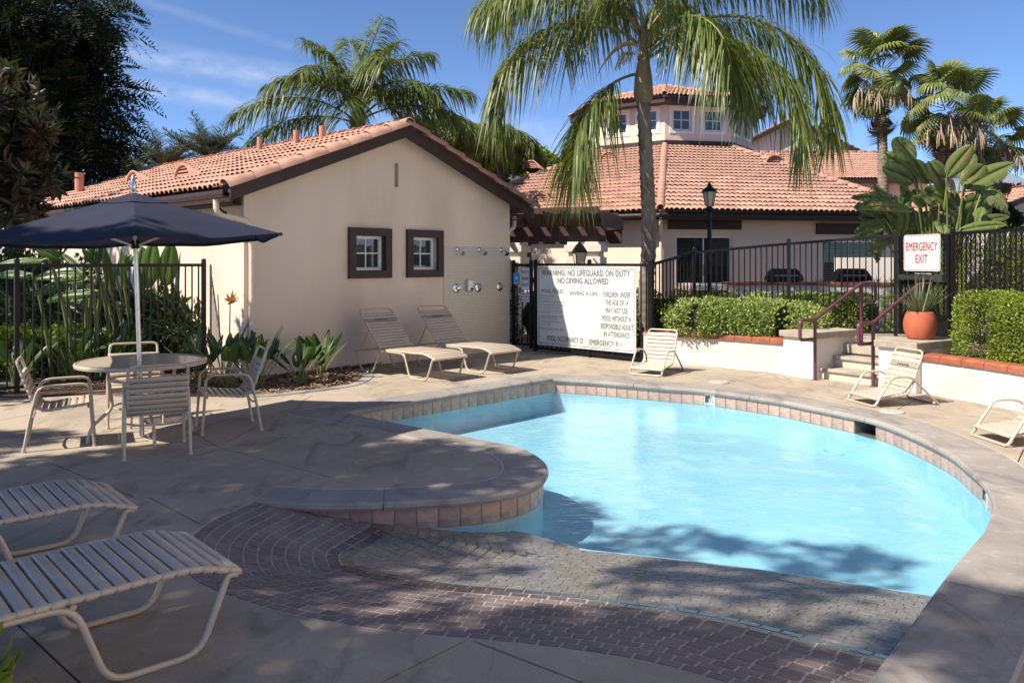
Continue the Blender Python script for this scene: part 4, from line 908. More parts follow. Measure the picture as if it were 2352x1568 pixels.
# small gate beside the house corner, then the sign fence
gt_ = fence('picket_gate', 'narrow black picket gate between the pool house corner and the rules sign', FB0, FB0-E2*.50, .06, .06, 1.60, 1.60, [.03, .47])
for z in (.25, .5, 1.3): MB().box((.36, -.33, z), (.05, .05, .09), GA).build('hinge', M_black, gt_)
fence('picket_fence', 'black metal picket fence carrying the big pool rules sign', FB0-E2*.54, FB1, .02, .0, 1.61, 1.61, [.04, 1.27, 2.5], sp=.105)
FC = [FB1, Vector((3.1, 13.85, 0)), Vector((4.75, 13.97, 0)), Vector((6.16, 13.0, 0))]; zt_ = [1.62, 1.82, 1.97, 2.08]; zbs = [.03, .22, .37, LZ]
for k, lab in enumerate(('short rising stretch of black picket fence behind the queen palm trunk', 'rising stretch of black picket fence behind the lamp post', 'stretch of black picket fence ending at the emergency exit gate')):
    L_ = (FC[k+1]-FC[k]).length; fence('picket_fence', lab, FC[k], FC[k+1], zbs[k], zbs[k+1], zt_[k], zt_[k+1], [.0] if k == 0 else ([.0, L_-.03] if k == 2 else [0]), sp=.092)
GA0, GA1 = FC[3], Vector((6.50, 12.0, 0)); FD1 = Vector((6.60, 10.2, 0)); FD2 = Vector((6.75, 6.6, 0))
fd = fence('picket_fence', 'black picket fence with mesh lining right of the exit gate', GA1, FD1, LZ, LZ, 2.08, 2.08, [.0, 1.78], sp=.105)
fence('picket_fence', 'black picket fence at the right edge behind the boxwood hedge', FD1, FD2, LZ, LZ, 2.08, 2.08, [3.5], sp=.105)
def mesh_panel(parent, o, u, w_, z0, z1, nn):
    q = MB(); sp = .070; h = z1-z0; nrm = Vector((u.y, -u.x, 0))
    for sg in (1, -1):
        x = -h*.55
        while x < w_:
            a, b = (x, z0), (x+h*.55, z1)
            if sg < 0: a, b = (x, z1), (x+h*.55, z0)
            # clip to 0..w_
            def at(xx): return a[1]+(b[1]-a[1])*(xx-a[0])/(b[0]-a[0])
            xa, xb = max(a[0], 0), min(b[0], w_)
            if xb > xa: q.beam(o+u*xa+Vector((0, 0, at(xa))), o+u*xb+Vector((0, 0, at(xb))), .003, .007, nrm.cross(u))
            x += sp*.62
    return tag(q.build('mesh_panel', M_mesh, parent), kind='stuff')
ug = (GA1-GA0).normalized(); Lg = (GA1-GA0).length; ag = atan2(ug.y, ug.x); ng = Vector((ug.y, -ug.x, 0))
gate = thing('exit_gate', 'black metal gate with mesh panel and push bar at the top of the steps', 'gate', GA0); q = MB()
for x in (.055, Lg-.075): q.box((ug.x*x, ug.y*x, (LZ+.04+2.05)/2), (.05, .045, 2.05-LZ-.04), ag)
for z in (LZ+.07, LZ+.36, 1.32, 2.03): q.beam(ug*.08+Vector((0, 0, z)), ug*(Lg-.10)+Vector((0, 0, z)), .04, .05)
q.build('gate_frame', M_black, gate); q = MB(); q.beam(ug*.08+Vector((0, 0, LZ+.215)), ug*(Lg-.1)+Vector((0, 0, LZ+.215)), .012, .25); q.build('kick_plate', M_black, gate)
k = 1
while k*.105 < Lg-.12: x = .055+k*.105; link('picket', pick_me[list(pick_me)[0]], gate, (ug.x*x, ug.y*x, (LZ+.38+2.01)/2), (0, 0, ag), (1, 1, 2.01-LZ-.38)); k += 1
mesh_panel(gate, ng*-.0+ng*.018+ug*.08, ug, Lg-.16, LZ+.385, 2.005, ng)
pb_ = MB(); pb_.beam(ug*.10+ng*.075+Vector((0, 0, 1.40)), ug*(Lg-.14)+ng*.075+Vector((0, 0, 1.40)), .05, .065); pb_.box(ug*(Lg-.16)+ng*.07+Vector((0, 0, 1.40)), (.13, .085, .12), ag); pb_.box(ug*.14+ng*.05+Vector((0, 0, 1.40)), (.07, .06, .08), ag); pb_.build('push_bar', M_alu, gate)
ud = (FD1-GA1).normalized(); nd = Vector((ud.y, -ud.x, 0)); mesh_panel(fd, nd*.02+ud*.03, ud, 1.72, LZ+.09, 2.04, nd)
# exit sign
sg = thing('exit_sign', 'white emergency exit sign with red letters on the gate', 'sign', GA0+ug*.17+ng*.045+Vector((0, 0, 1.50)), ag); wS, hS = .70, .56
def rrect(w_, h_, r, n=5):
    out = []
    for cx, cy, a0 in ((w_-r, r, -90), (w_-r, h_-r, 0), (r, h_-r, 90), (r, r, 180)):
        for k in range(n+1): a = R(a0+90*k/n); out.append((cx+r*cos(a), cy+r*sin(a)))
    return out
MB().poly3([(x, 0, z) for x, z in rrect(wS, hS, .04)], (0, .006, 0)).build('plate', M_sign, sg)
def outline(parent, w_, h_, r, ins, th, y, m, name='border_line'):
    o1 = rrect(w_-2*ins, h_-2*ins, r); o2 = rrect(w_-2*ins-2*th, h_-2*ins-2*th, max(.005, r-th)); n = len(o1)
    MB().add([(x+ins, y, z+ins) for x, z in o1]+[(x+ins+th, y, z+ins+th) for x, z in o2], [(i, (i+1) % n, n+(i+1) % n, n+i) for i in range(n)]).build(name, m, parent)
outline(sg, wS, hS, .035, .012, .007, -.002, M_red); letter('EMERGENCY', sg, .05, .65, .315, .125, -.002, M_red, .012); letter('EXIT', sg, .235, .465, .125, .125, -.002, M_red, .012)
letter('PUSH TO OPEN', sg, .2, .52, -.052, .022, .02, M_inkl, .0)
# pool rules sign
SGL = FB0-E2*.66; SW, SHh, SZ = 2.14, 1.42, .145
rs = thing('rules_sign', 'large white pool rules sign with grey lettering on the black fence', 'sign', SGL-E1*(0)+Vector((0, 0, SZ))+(-E1)*.045, atan2(-E2.y, -E2.x))
MB().b2(0, SW, 0, .008, 0, SHh).build('panel', M_sign, rs); outline(rs, SW, SHh, .006, .028, .007, -.002, M_ink); outline(rs, SW, SHh, .006, .052, .004, -.002, M_ink)
for bx in (.035, .5, .965):
    for bz in (.03, .97): MB().lathe([(.011, 0), (.011, .003), (.006, .006)], 10).build('bolt', M_alu, rs, (bx*SW, -.0005, bz*SHh), (R(90), 0, 0))
def L_(txt, x0, x1, yb, cap, m=M_inkg, bold=.012): letter(txt, rs, x0*SW, x1*SW, (1-yb)*SHh, cap*SHh, -.002, m, bold)
L_('WARNING: NO LIFEGUARD ON DUTY', .05, .945, .118, .070, bold=.02); L_('NO DIVING ALLOWED', .225, .74, .212, .068, bold=.02)
L_('POOL RULES', .05, .285, .335, .044); L_('SAVING A LIFE', .35, .635, .352, .044)
for tx, x1, y in (('\u2022 NO RUNNING OR PUSHING', .19, .385), ('\u2022 PRIVATE USE ONLY', .145, .421), ('\u2022 RESIDENTS MUST ACCOMPANY THEIR GUESTS', .305, .459), ('\u2022 SWIM WEAR ONLY, NO JEANS OR CUT-OFFS', .295, .498), ('\u2022 NO GLASSWARE IN THE POOL AREA', .245, .536),
                  ('\u2022 ALL PERSONS USING THE POOL DO SO AT', .28, .574), ('   THEIR OWN RISK', .135, .601), ('\u2022 MANAGER RESERVES THE RIGHT TO DENY', .28, .641), ('   USE TO ANYONE AT ANY TIME', .215, .668), ('\u2022 SHOWER BEFORE ENTERING THE POOL', .26, .708), ('\u2022 NO PETS ALLOWED', .145, .745)): L_(tx, .028, x1, y, .019, bold=0)
L_('POOL HOURS: 9AM-10PM', .03, .285, .805, .030, bold=.0)
for k, (tx, x0, x1) in enumerate((('CHILDREN UNDER', .69, .95), ('THE AGE OF 14', .71, .93), ('MAY NOT USE', .715, .925), ('POOL WITHOUT A', .685, .955), ('RESPONSIBLE ADULT', .668, .975), ('IN ATTENDANCE', .70, .94))): L_(tx, x0, x1, .362+k*.094, .062)
L_('POOL OCCUPANCY 25', .11, .49, .935, .062, bold=.018); L_('EMERGENCY 911', .555, .865, .942, .062, bold=.018)
random.seed(3)
for k in range(7): L_('- '*14, .39, .60, .40+k*.052+random.uniform(0, .01), .008, M_inkl, 0)
for k in range(4): L_('o', .402, .414, .44+k*.04, .016, M_inkg, 0); L_('o', .56, .572, .45+k*.06, .012, M_inkl, 0)
# small notices on the narrow gate
for nm, lab, x, z, w_, h_, m, txt in (('gate_notice', 'small blue square notice on the narrow gate', .06, 1.22, .16, .22, M_cyan, None), ('gate_notice', 'white no lifeguard notice with blue letters on the narrow gate', .26, 1.12, .20, .42, M_sign, ('NO', 'LIFEGUARD', 'ON DUTY')), ('gate_notice', 'small white notice below the no lifeguard notice', .26, .90, .20, .19, M_sign, ('POOL RULES', 'NO GLASS', 'NO PETS'))):
    t = thing(nm, lab, 'notice', FB0-E2*x-E1*.04+Vector((0, 0, z)), atan2(-E2.y, -E2.x)); MB().poly3([(a, 0, b) for a, b in rrect(w_, h_, .02, 3)], (0, .005, 0)).build('plate', m, t)
    if txt:
        for k, tx in enumerate(txt): letter(tx, t, .02, w_-.02, h_-(k+1)*h_/(len(txt)+.6), h_*.14, -.002, M_blue, .01)
        outline(t, w_, h_, .015, .008, .004, -.002, M_blue)
    else:
        MB().add([(.08+.03*cos(a), -.002, .12+.03*sin(a)) for a in [k*pi/6 for k in range(12)]], [tuple(range(12))]).build('emblem', M_sign, t); MB().b2(.03, .13, -.003, -.001, .03, .036).build('print_line', M_sign, t)
# ============================================================= lamp post
lp = thing('lamp_post', 'black lamp post with glass lantern behind the picket fence', 'lamp post', (3.88, 16.0, LZ-.03)); zt0 = EYE+(600-415)*16/FPX-LZ+.03
MB().tube([(0, 0, 0), (0, 0, zt0-.62)], .042, 12).build('pole', M_black, lp); MB().lathe([(.12, 0), (.12, .05), (.085, .09), (.075, .30), (.055, .36), (.045, .4)], 14).build('base', M_black, lp); MB().box((-.06, 0, 1.05), (.14, .12, .22)).build('junction_box', M_black, lp)
zl = zt0-.62; ln_ = MB(); ln_.lathe([(.045, 0), (.09, .03), (.10, .07), (.05, .10), (.07, .115)], 12, (0, 0, zl)); lan = ln_.build('lantern_base', M_black, lp)
MB().lathe([(.075, 0), (.125, .28)], 6, (0, 0, zl+.115), False).build('lantern_glass', M_bulb, lan); q = MB()
for k in range(6): a = k*pi/3; q.tube([(.078*cos(a), .078*sin(a), zl+.115), (.13*cos(a), .13*sin(a), zl+.395)], .008, 5)
q.build('lantern_bar', M_black, lan); MB().lathe([(.15, 0), (.15, .02), (.12, .06), (.06, .10), (.035, .13), (.04, .15), (.02, .175), (.012, .21)], 12, (0, 0, zl+.395)).build('lantern_cap', M_black, lan)
# ============================================================= upper terrace things
def lowwall(name, label, pts, z0, z1, capm=True, m=M_white):
    p = cat(pts, 5); t = thing(name, label, 'low wall', p[0]); o = p[0]; b = MB(); bk = offset(p, -.25)
    for i in range(len(p)-1): b.poly3([p[i]-o+Vector((0, 0, z0)), p[i+1]-o+Vector((0, 0, z0)), bk[i+1]-o+Vector((0, 0, z0)), bk[i]-o+Vector((0, 0, z0))], (0, 0, z1-z0-(.07 if capm else 0)))
    b.build('wall', m, t)
    if capm:
        sl = arclen(p); n = round(sl[-1]/.31); f2 = offset(p, .03); a1 = arclen(f2); k2 = offset(p, -.28); a2 = arclen(k2)
        for k in range(n):
            A, Bq = at_len(f2, a1, a1[-1]*k/n+.004), at_len(f2, a1, a1[-1]*(k+1)/n-.004); D, C = at_len(k2, a2, a2[-1]*k/n+.004), at_len(k2, a2, a2[-1]*(k+1)/n-.004)
            MB().poly3([x-o+Vector((0, 0, z1-.069)) for x in (A, Bq, C, D)], (0, 0, .069)).build('cap_brick', M_brickcap, t, bevel=.01)
    return t
lowwall('terrace_wall', 'white terrace wall with brick cap behind the picket fence', [Vector((4.62, 17.9, 0)), Vector((6.3, 17.6, 0)), Vector((8.2, 17.0, 0)), Vector((10.5, 15.6, 0)), Vector((12.5, 13.4, 0))], .3, 1.20)
lowwall('screen_wall', 'plain white screen wall behind the terrace grill', [PT(1922, 600, 19.5).xy.to_3d(), PT(2060, 600, 19.3).xy.to_3d()], .3, 1.74, False)
lowwall('white_pillar_wall', 'white wall end beyond the fence at the right edge', [PT(2205, 600, 17).xy.to_3d(), PT(2330, 600, 15.6).xy.to_3d()], .3, 2.28, False)
b_ = thing('bench_wall', 'low brown seat wall with white top behind the lamp post', 'seat wall', PT(1600, 600, 17.6).xy.to_3d(), 0); MB().b2(0, .66, 0, .5, .3, 1.02).build('body', M_brown, b_); MB().b2(-.03, .67, -.03, .53, 1.021, 1.14).build('top', M_white, b_)
for u, w_, Y, lab in ((1800, .76, 17.95, 'black barbecue hood standing behind the terrace wall'), (1955, .76, 18.0, 'dark barbecue hood half hidden by strap leaved plants')):
    c = PT(u, 600, Y); t = thing('barbecue', lab, 'barbecue', (c.x, c.y, .42), R(-8)); pr = [(-.38, 0), (.38, 0), (.36, .10), (.28, .22), (.22, .27), (-.22, .27), (-.28, .22), (-.36, .10)]
    MB().poly3([(x, -.25, .80+z) for x, z in pr], (0, .5, 0)).build('hood', M_black, t, bevel=.01); MB().b2(-.34, .34, -.24, .24, 0, .79).build('cabinet', M_black, t); MB().tube([(-.25, -.29, .92), (.25, -.29, .92)], .012, 8).build('handle', M_alu, t)
# wall lantern on the pergola pier, and the stone beside the chair
pr_ = Vector((pb.x, pb.y, 0))-d*.42+nb*.1; wlant = thing('wall_lantern', 'black wall lantern on the plaster pier above the rules sign', 'lantern', PT(1331, 600, 16.0)+Vector((0, 0, -.02)))
MB().lathe([(.10, 0), (.155, .25)], 4, (0, 0, -.06), False).build('glass', M_bulb, wlant, rot=(0, 0, pi/4+.2)); q = MB(); q.lathe([(.18, .19), (.17, .22), (.08, .34), (.03, .38), (.02, .44)], 4, smooth=False); q.lathe([(.11, -.09), (.11, -.055)], 4, smooth=False)
for k in range(4): a = k*pi/2; q.tube([(.10*cos(a), .10*sin(a), -.06), (.155*cos(a), .155*sin(a), .19)], .01, 5)
q.build('cage', M_black, wlant, rot=(0, 0, pi/4+.2)); MB().tube([(0, 0, .44), (.0, .25, .46)], .015, 6).build('bracket', M_black, wlant)
# ============================================================= vinyl strap furniture
strap_cache = {}
def strap_mesh(w, sw, r=.0165, m=None):                       # a strap wound round two side tubes w apart
    key = (round(w, 3), round(sw, 3), r, (m or M_strap).name)
    if key not in strap_cache:
        n = 5; loop = []
        for k in range(n+1): a = pi/2-pi*k/n; loop.append((w/2+r*cos(a)*1.0, r*sin(a)))
        for k in range(n+1): a = -pi/2-pi*k/n; loop.append((-w/2+r*cos(a), r*sin(a)))
        q = MB(); nn = len(loop); A = []
        for y, k in ((-sw/2, .78), (-sw/2+.004, 1), (sw/2-.004, 1), (sw/2, .78)): A.append([(x, y, z*k) for x, z in loop])
        vs = [p for ring in A for p in ring]; fs = [(i*nn+j, i*nn+(j+1) % nn, (i+1)*nn+(j+1) % nn, (i+1)*nn+j) for i in range(3) for j in range(nn)]+[tuple(range(nn))[::-1], tuple(range(3*nn, 4*nn))]
        q.add(vs, fs, True); strap_cache[key] = q.mesh('strap', m or M_strap)
    return strap_cache[key]
def straps_along(parent, path, w, sw, gap, m=None, special=None, start=.02, dark=None):   # path: side profile [(y,z)], straps laid along it
    P_ = [Vector((0, a, b)) for a, b in path]; sl = arclen(P_); s = start+sw/2; k = 0; out = []
    while s+sw/2 < sl[-1]-.005:
        c = at_len(P_, sl, s); a = at_len(P_, sl, s-.01); b = at_len(P_, sl, s+.01); an = atan2(b.z-a.z, b.y-a.y)
        o = link('strap', strap_mesh(w, sw, m=M_strapd if dark and k in dark else m), parent, c+Vector((0, 0, random.uniform(-.003, .001))), (an+random.uniform(-.05, .05), 0, random.uniform(-.008, .008))); out.append(o); s += sw+gap; k += 1
    return out
def dining_chair(label, loc, ang, group='strap chairs round the table'):     # faces its own +y
    t = thing('dining_chair', label, 'chair', loc, ang-pi/2, group); w = .46
    for s in (-1, 1):
        x = s*w/2
        MB().tube(fillet([(x*1.1, .235, 0), (x*1.08, .21, .38), (x*1.08, .20, .64), (x*1.08, -.20, .635), (x*1.10, -.265, .30), (x*1.12, -.31, 0)], .09, 5), .0135, 8).build('arm_and_legs', M_frame, t)
    rp = fillet([(0, .22, .435), (0, -.17, .385), (0, -.235, .47), (0, -.36, .875)], .07, 5)
    L = [p+Vector((-w/2, 0, 0)) for p in rp]; Rr = [p+Vector((w/2, 0, 0)) for p in rp]
    fr = MB(); top = fillet([L[-3], L[-1]+Vector((0, -.004, .012)), Rr[-1]+Vector((0, -.004, .012)), Rr[-3]], .06, 6)
    fr.tube(L[:-1]+top[1:-1]+list(reversed(Rr[:-1])), .013, 8); fr.tube([(-w/2-.02, .19, .40), (w/2+.02, .19, .40)], .011, 7); fr.tube(fillet([(-w*.555, -.25, .335), (-.12, -.25, .30), (.12, -.25, .30), (w*.555, -.25, .335)], .08, 4), .011, 7); fr.build('seat_frame', M_frame, t)
    for s in (-1, 1):
        for y in (.235, -.31): MB().lathe([(.017, 0), (.017, .02)], 8, (s*w/2*(1.1 if y > 0 else 1.12), y, 0)).build('foot_cap', M_lid, t)
    straps_along(t, [(p.y, p.z) for p in rp if True][:-1]+[(-.335, .80)], w, .043, .015, start=.01)
    t.scale = (1, 1, .88); return t
TB = Vector((-3.48, 7.66, 0))
tb = thing('patio_table', 'round patio table with obscure glass top under the navy umbrella', 'table', TB, .35)
MB().lathe([(.57, .682), (.575, .70), (.572, .716), (.556, .722), (.548, .712)], 56).build('rim', M_frame, tb)
MB().lathe([(.55, .700), (.55, .709), (.03, .7095)], 56).build('glass_top', mat('obscure_glass', (.16, .165, .155), (.13, .135, .125), 40, .22, .25, 130), tb)
for k in range(4):
    a = k*pi/2+.3; c, s = cos(a), sin(a); MB().tube(fillet([(.30*c, .30*s, .69), (.27*c, .27*s, .42), (.25*c, .25*s, .30), (.44*c, .44*s, .14), (.46*c, .46*s, 0)], .10, 5), .015, 8).build('leg', M_frame, tb)
q = MB()
for z, r in ((.55, .285), (.30, .25)): q.tube([(r*cos(2*pi*j/24), r*sin(2*pi*j/24), z) for j in range(24)], .010, 6, closed=True)
q.build('leg_ring', M_frame, tb)
dining_chair('beige strap chair with its back to the camera at the patio table', (-3.12, 7.13, 0), R(117))
dining_chair('beige strap chair at the left of the patio table seen from the side', (-4.06, 7.40, 0), R(27))
dining_chair('beige strap chair at the right of the patio table against the plants', (-2.84, 8.04, 0), R(207))
dining_chair('beige strap chair on the far side of the patio table', (-3.86, 8.34, 0), R(297))
# umbrella: six panels, leaning a little
um = thing('patio_umbrella', 'navy blue market umbrella on a silver pole through the patio table', 'umbrella', TB+Vector((0, 0, 0))); um.rotation_euler = (R(.3), R(-1.9), 0)
MB().tube([(0, 0, .0), (0, 0, 2.30)], .021, 12).build('pole', M_alu, um); MB().lathe([(.024, 0), (.034, .03), (.034, .05), (.018, .12), (.004, .15)], 12, (0, 0, 2.31)).build('finial', M_alu, um)
RU, ZR, ZA = 1.40, 1.885, 2.30; can = MB(); a6 = [R(-65+60*k) for k in range(6)]; ns = 10
for k in range(6):
    A, Bb = a6[k], a6[(k+1) % 6]; V = []; Fc = []
    for i in range(ns+1):
        f = .12+.88*i/ns
        for j in range(ns+1):
            g = j/ns; p = Vector((cos(A), sin(A), 0)).lerp(Vector((cos(Bb), sin(Bb), 0)), g)*RU*f; sag = -.045*sin(pi*g)*f*f; sg2 = .05*sin(pi*f)*.4
            p *= 1-.035*sin(pi*g)*f; wr = .006*sin(11*g+5*f+k)*f*sin(pi*g); V.append((p.x, p.y, ZA-.02+(ZR-ZA)*f+sag*.8+sg2*.0+wr))
    for i in range(ns):
        for j in range(ns): b0 = i*(ns+1)+j; Fc.append((b0, b0+1, b0+ns+2, b0+ns+1))
    can.add(V, Fc, True)
    # hem
    hem = V[-(ns+1):]; can.add(hem+[(x*.995, y*.995, z-.028) for x, y, z in hem], [(j, j+1, ns+2+j, ns+1+j) for j in range(ns)], True)
can.build('canopy', M_navy, um, recalc=False)
cp = MB(); V = [(0, 0, ZA+.0)]
for k in range(6):
    for j in range(4):
        g = j/4; p = Vector((cos(a6[k]), sin(a6[k]), 0)).lerp(Vector((cos(a6[(k+1) % 6]), sin(a6[(k+1) % 6]), 0)), g)*RU*.24; V.append((p.x, p.y, ZA-.010+(ZR-ZA)*.24-.008*sin(pi*g)))
cp.add(V, [(0, 1+j, 1+(j+1) % 24) for j in range(24)], True); cp.build('vent_cap', M_navy, um)
for k in range(6):
    c, s = cos(a6[k]), sin(a6[k]); rb = MB().beam((.04*c, .04*s, ZA-.045), (RU*.985*c, RU*.985*s, ZR-.026), .016, .018).build('rib', M_alu, um); MB().beam((.03*c, .03*s, 1.80), (RU*.52*c, RU*.52*s, ZA-.045+(ZR-ZA)*.52), .014, .014).build('strut', M_alu, rb)
    MB().box((RU*.985*c, RU*.985*s, ZR-.03), (.075, .05, .03), a6[k]).build('corner_pocket', M_navy, rb)
MB().lathe([(.035, 0), (.04, .05), (.03, .08)], 14, (0, 0, 1.77)).build('runner_hub', M_black, um)
# chaise lounges: own +y runs from the foot to the head
def chaise(label, loc, ang, back=46, text=True, group='strap chaise lounges'):
    t = thing('chaise_lounge', label, 'chaise lounge', loc, ang-pi/2, group); w = .60
    for s in (-1, 1):
        x = s*w/2
        MB().tube(fillet([(x, -.02, .305), (x, .02, .31), (x, .14, .014), (x, .50, .014), (x, .62, .345), (x, 1.20, .345), (x, 1.34, .014), (x, 1.60, .014), (x, 1.74, .30), (x, 1.80, .30)], .085, 5), .0145, 8).build('side_rail', M_frame, t)
    sp_ = fillet([(0, -.03, .315), (0, .16, .375), (0, 1.14, .362)], .08, 5); fr = MB()
    for s in (-1, 1): fr.tube([p+Vector((s*w/2, 0, 0)) for p in sp_], .0135, 8)
    fr.tube([(-w/2, -.03, .312), (w/2, -.03, .312)], .0145, 8); fr.tube([(-w/2, 1.79, .30), (w/2, 1.79, .30)], .0135, 8); fr.tube([(-w/2, .62, .34), (w/2, .62, .34)], .012, 8); fr.build('seat_frame', M_frame, t)
    ca, sa = cos(R(back)), sin(R(back)); hb = Vector((0, 1.15, .365)); Lb = .78; tp_ = hb+Vector((0, ca, sa))*Lb
    MB().tube(fillet([hb+Vector((-w/2, 0, 0)), tp_+Vector((-w/2, 0, 0)), tp_+Vector((w/2, 0, 0)), hb+Vector((w/2, 0, 0))], .09, 6), .0135, 8).build('back_frame', M_frame, t)
    br = MB(); mid = hb+Vector((0, ca, sa))*.42
    for s in (-1, 1): br.tube([mid+Vector((s*(w/2-.02), 0, 0)), (s*(w/2-.02), 1.66, .33)], .010, 6)
    br.tube([(-w/2+.02, 1.66, .33), (w/2-.02, 1.66, .33)], .010, 6); br.build('back_prop', M_frame, t)
    straps_along(t, [(p.y, p.z) for p in sp_], w, .045, .012, start=.005)
    ss = straps_along(t, [(1.16, .375), (tp_.y-.05*ca, tp_.z-.05*sa)], w, .045, .010, start=.02)
    if text:
        o = ss[-3]; o.data = strap_mesh(w, .045, m=M_strapd); o2 = ss[-2]
        me, tw, hh = text_mesh('CARMEL', .01); me.materials.append(M_ink); link('lettering', me, o, (.13, -.014, .0176), (0, 0, pi) if False else (0, 0, 0), (-.0+.24/tw, .038, 1)).location = (-.12, -.013, .0178)
    return t
chaise('beige chaise lounge nearest the planting bed with its back raised to the wall', (-.86, 11.27, 0), R(137))
chaise('beige chaise lounge before the tiled shower panel with its back raised', (-.10, 12.02, 0), R(136))
# foreground pair, lying flat
chaise('shaded beige chaise lounge in the left foreground, nearest the camera', (-1.40, 3.72, 0), R(222), 12, False)
chaise('shaded beige chaise lounge behind the one nearest the camera', (-2.26, 4.62, 0), R(221), 12, False)
def sand_chair(label, loc, ang, text=False):                     # faces its own -y
    t = thing('sand_chair', label, 'low chair', loc, ang, 'low strap chairs along the far side of the pool'); w = .50
    for s in (-1, 1):
        x = s*w/2
        MB().tube(fillet([(x, -.02, .02), (x, .20, .335), (x, .44, .335), (x, .80, .014)], .07, 5), .0135, 8).build('arm_rail', M_frame, t)
    fr = MB(); fr.tube(fillet([(-w/2, .02, .06), (-w/2, -.035, .014), (w/2, -.035, .014), (w/2, .02, .06)], .06, 5), .0135, 8); fr.tube([(-w/2, .80, .014), (w/2, .80, .014)], .0135, 8)
    rp = fillet([(0, .0, .09), (0, .40, .135), (0, .46, .20), (0, .62, .62)], .08, 5); wi = w-.04; top = rp[-1]
    left = [p+Vector((-wi/2, 0, 0)) for p in rp]; right = [p+Vector((wi/2, 0, 0)) for p in rp]
    fr.tube(left[:-1]+fillet([left[-2], left[-1], right[-1], right[-2]], .06, 5)[1:-1]+list(reversed(right[:-1])), .013, 8); fr.tube([(-w/2, .0, .09), (w/2, 0, .09)], .012, 7); fr.build('seat_frame', M_frame, t)
    ss = straps_along(t, [(p.y, p.z) for p in rp[:-1]]+[(.607, .585)], wi, .05, .009, start=.01)
    if text:
        o = ss[-3]; o.data = strap_mesh(wi, .05, m=M_strapd)
        o2 = ss[-3]; me, tw, hh = text_mesh('CARMEL', .01); me.materials.append(M_ink); link('lettering', me, o2, (-.11, -.014, .0178), None, (.22/tw, .038, 1))
    return t
sand_chair('low beige strap chair beside the rules sign', ((1.69+2.14)/2+.02, (11.9+11.6)/2+.02, 0), R(-34))
sand_chair('low beige strap chair with lettering before the steps', ((3.995+4.09)/2+.02, 9.43, 0), R(-78), True)
sand_chair('low beige strap chair cut by the right edge of the picture', (4.40, 7.47, 0), R(-86))
# clay pot with grass
pot = thing('clay_pot', 'ribbed round terracotta pot of spiky grass on the right pier', 'flower pot', ST(1.24, .52, .635)); prof_ = []
for k in range(33):
    f = k/32; z = .36*f; r = .205*sqrt(max(0, 1-((f-.52)/.75)**2))+.0035*(1 if k % 2 else -1); prof_.append((r*.98 if f > 0 else .12, z))
MB().lathe(prof_+[(.135, .36), (.125, .33), (.02, .32)], 40).build('pot', M_clay, pot)
# ============================================================= foliage helpers
def nrm(a): return a/np.maximum(1e-9, np.linalg.norm(a, axis=1, keepdims=True))
def leaves(name, P_, D, Nn, L, Wd, m, parent=None, fold=.25):      # folded diamond leaves
    P_ = np.asarray(P_, float); D = nrm(np.asarray(D, float)); Sd = nrm(np.cross(D, np.asarray(Nn, float))); N2 = np.cross(Sd, D); n = len(P_)
    L = np.broadcast_to(L, n)[:, None]; Wd = np.broadcast_to(Wd, n)[:, None]
    V = np.empty((n, 4, 3)); V[:, 0] = P_; V[:, 1] = P_+D*L*.45+Sd*Wd/2+N2*Wd*fold; V[:, 2] = P_+D*L; V[:, 3] = P_+D*L*.45-Sd*Wd/2+N2*Wd*fold
    b = np.arange(n)[:, None]*4; F = np.concatenate([b+[0, 1, 2], b+[0, 2, 3]]); return link(name, np_mesh(name, V.reshape(-1, 3), F, m), parent)
def sph(n): a = rng.normal(size=(n, 3)); return nrm(a)
def path_pts(path, n):
    p = [Vector(q) for q in path]; sl = arclen(p); return np.array([at_len(p, sl, x)[:] for x in np.linspace(0, sl[-1], n)])
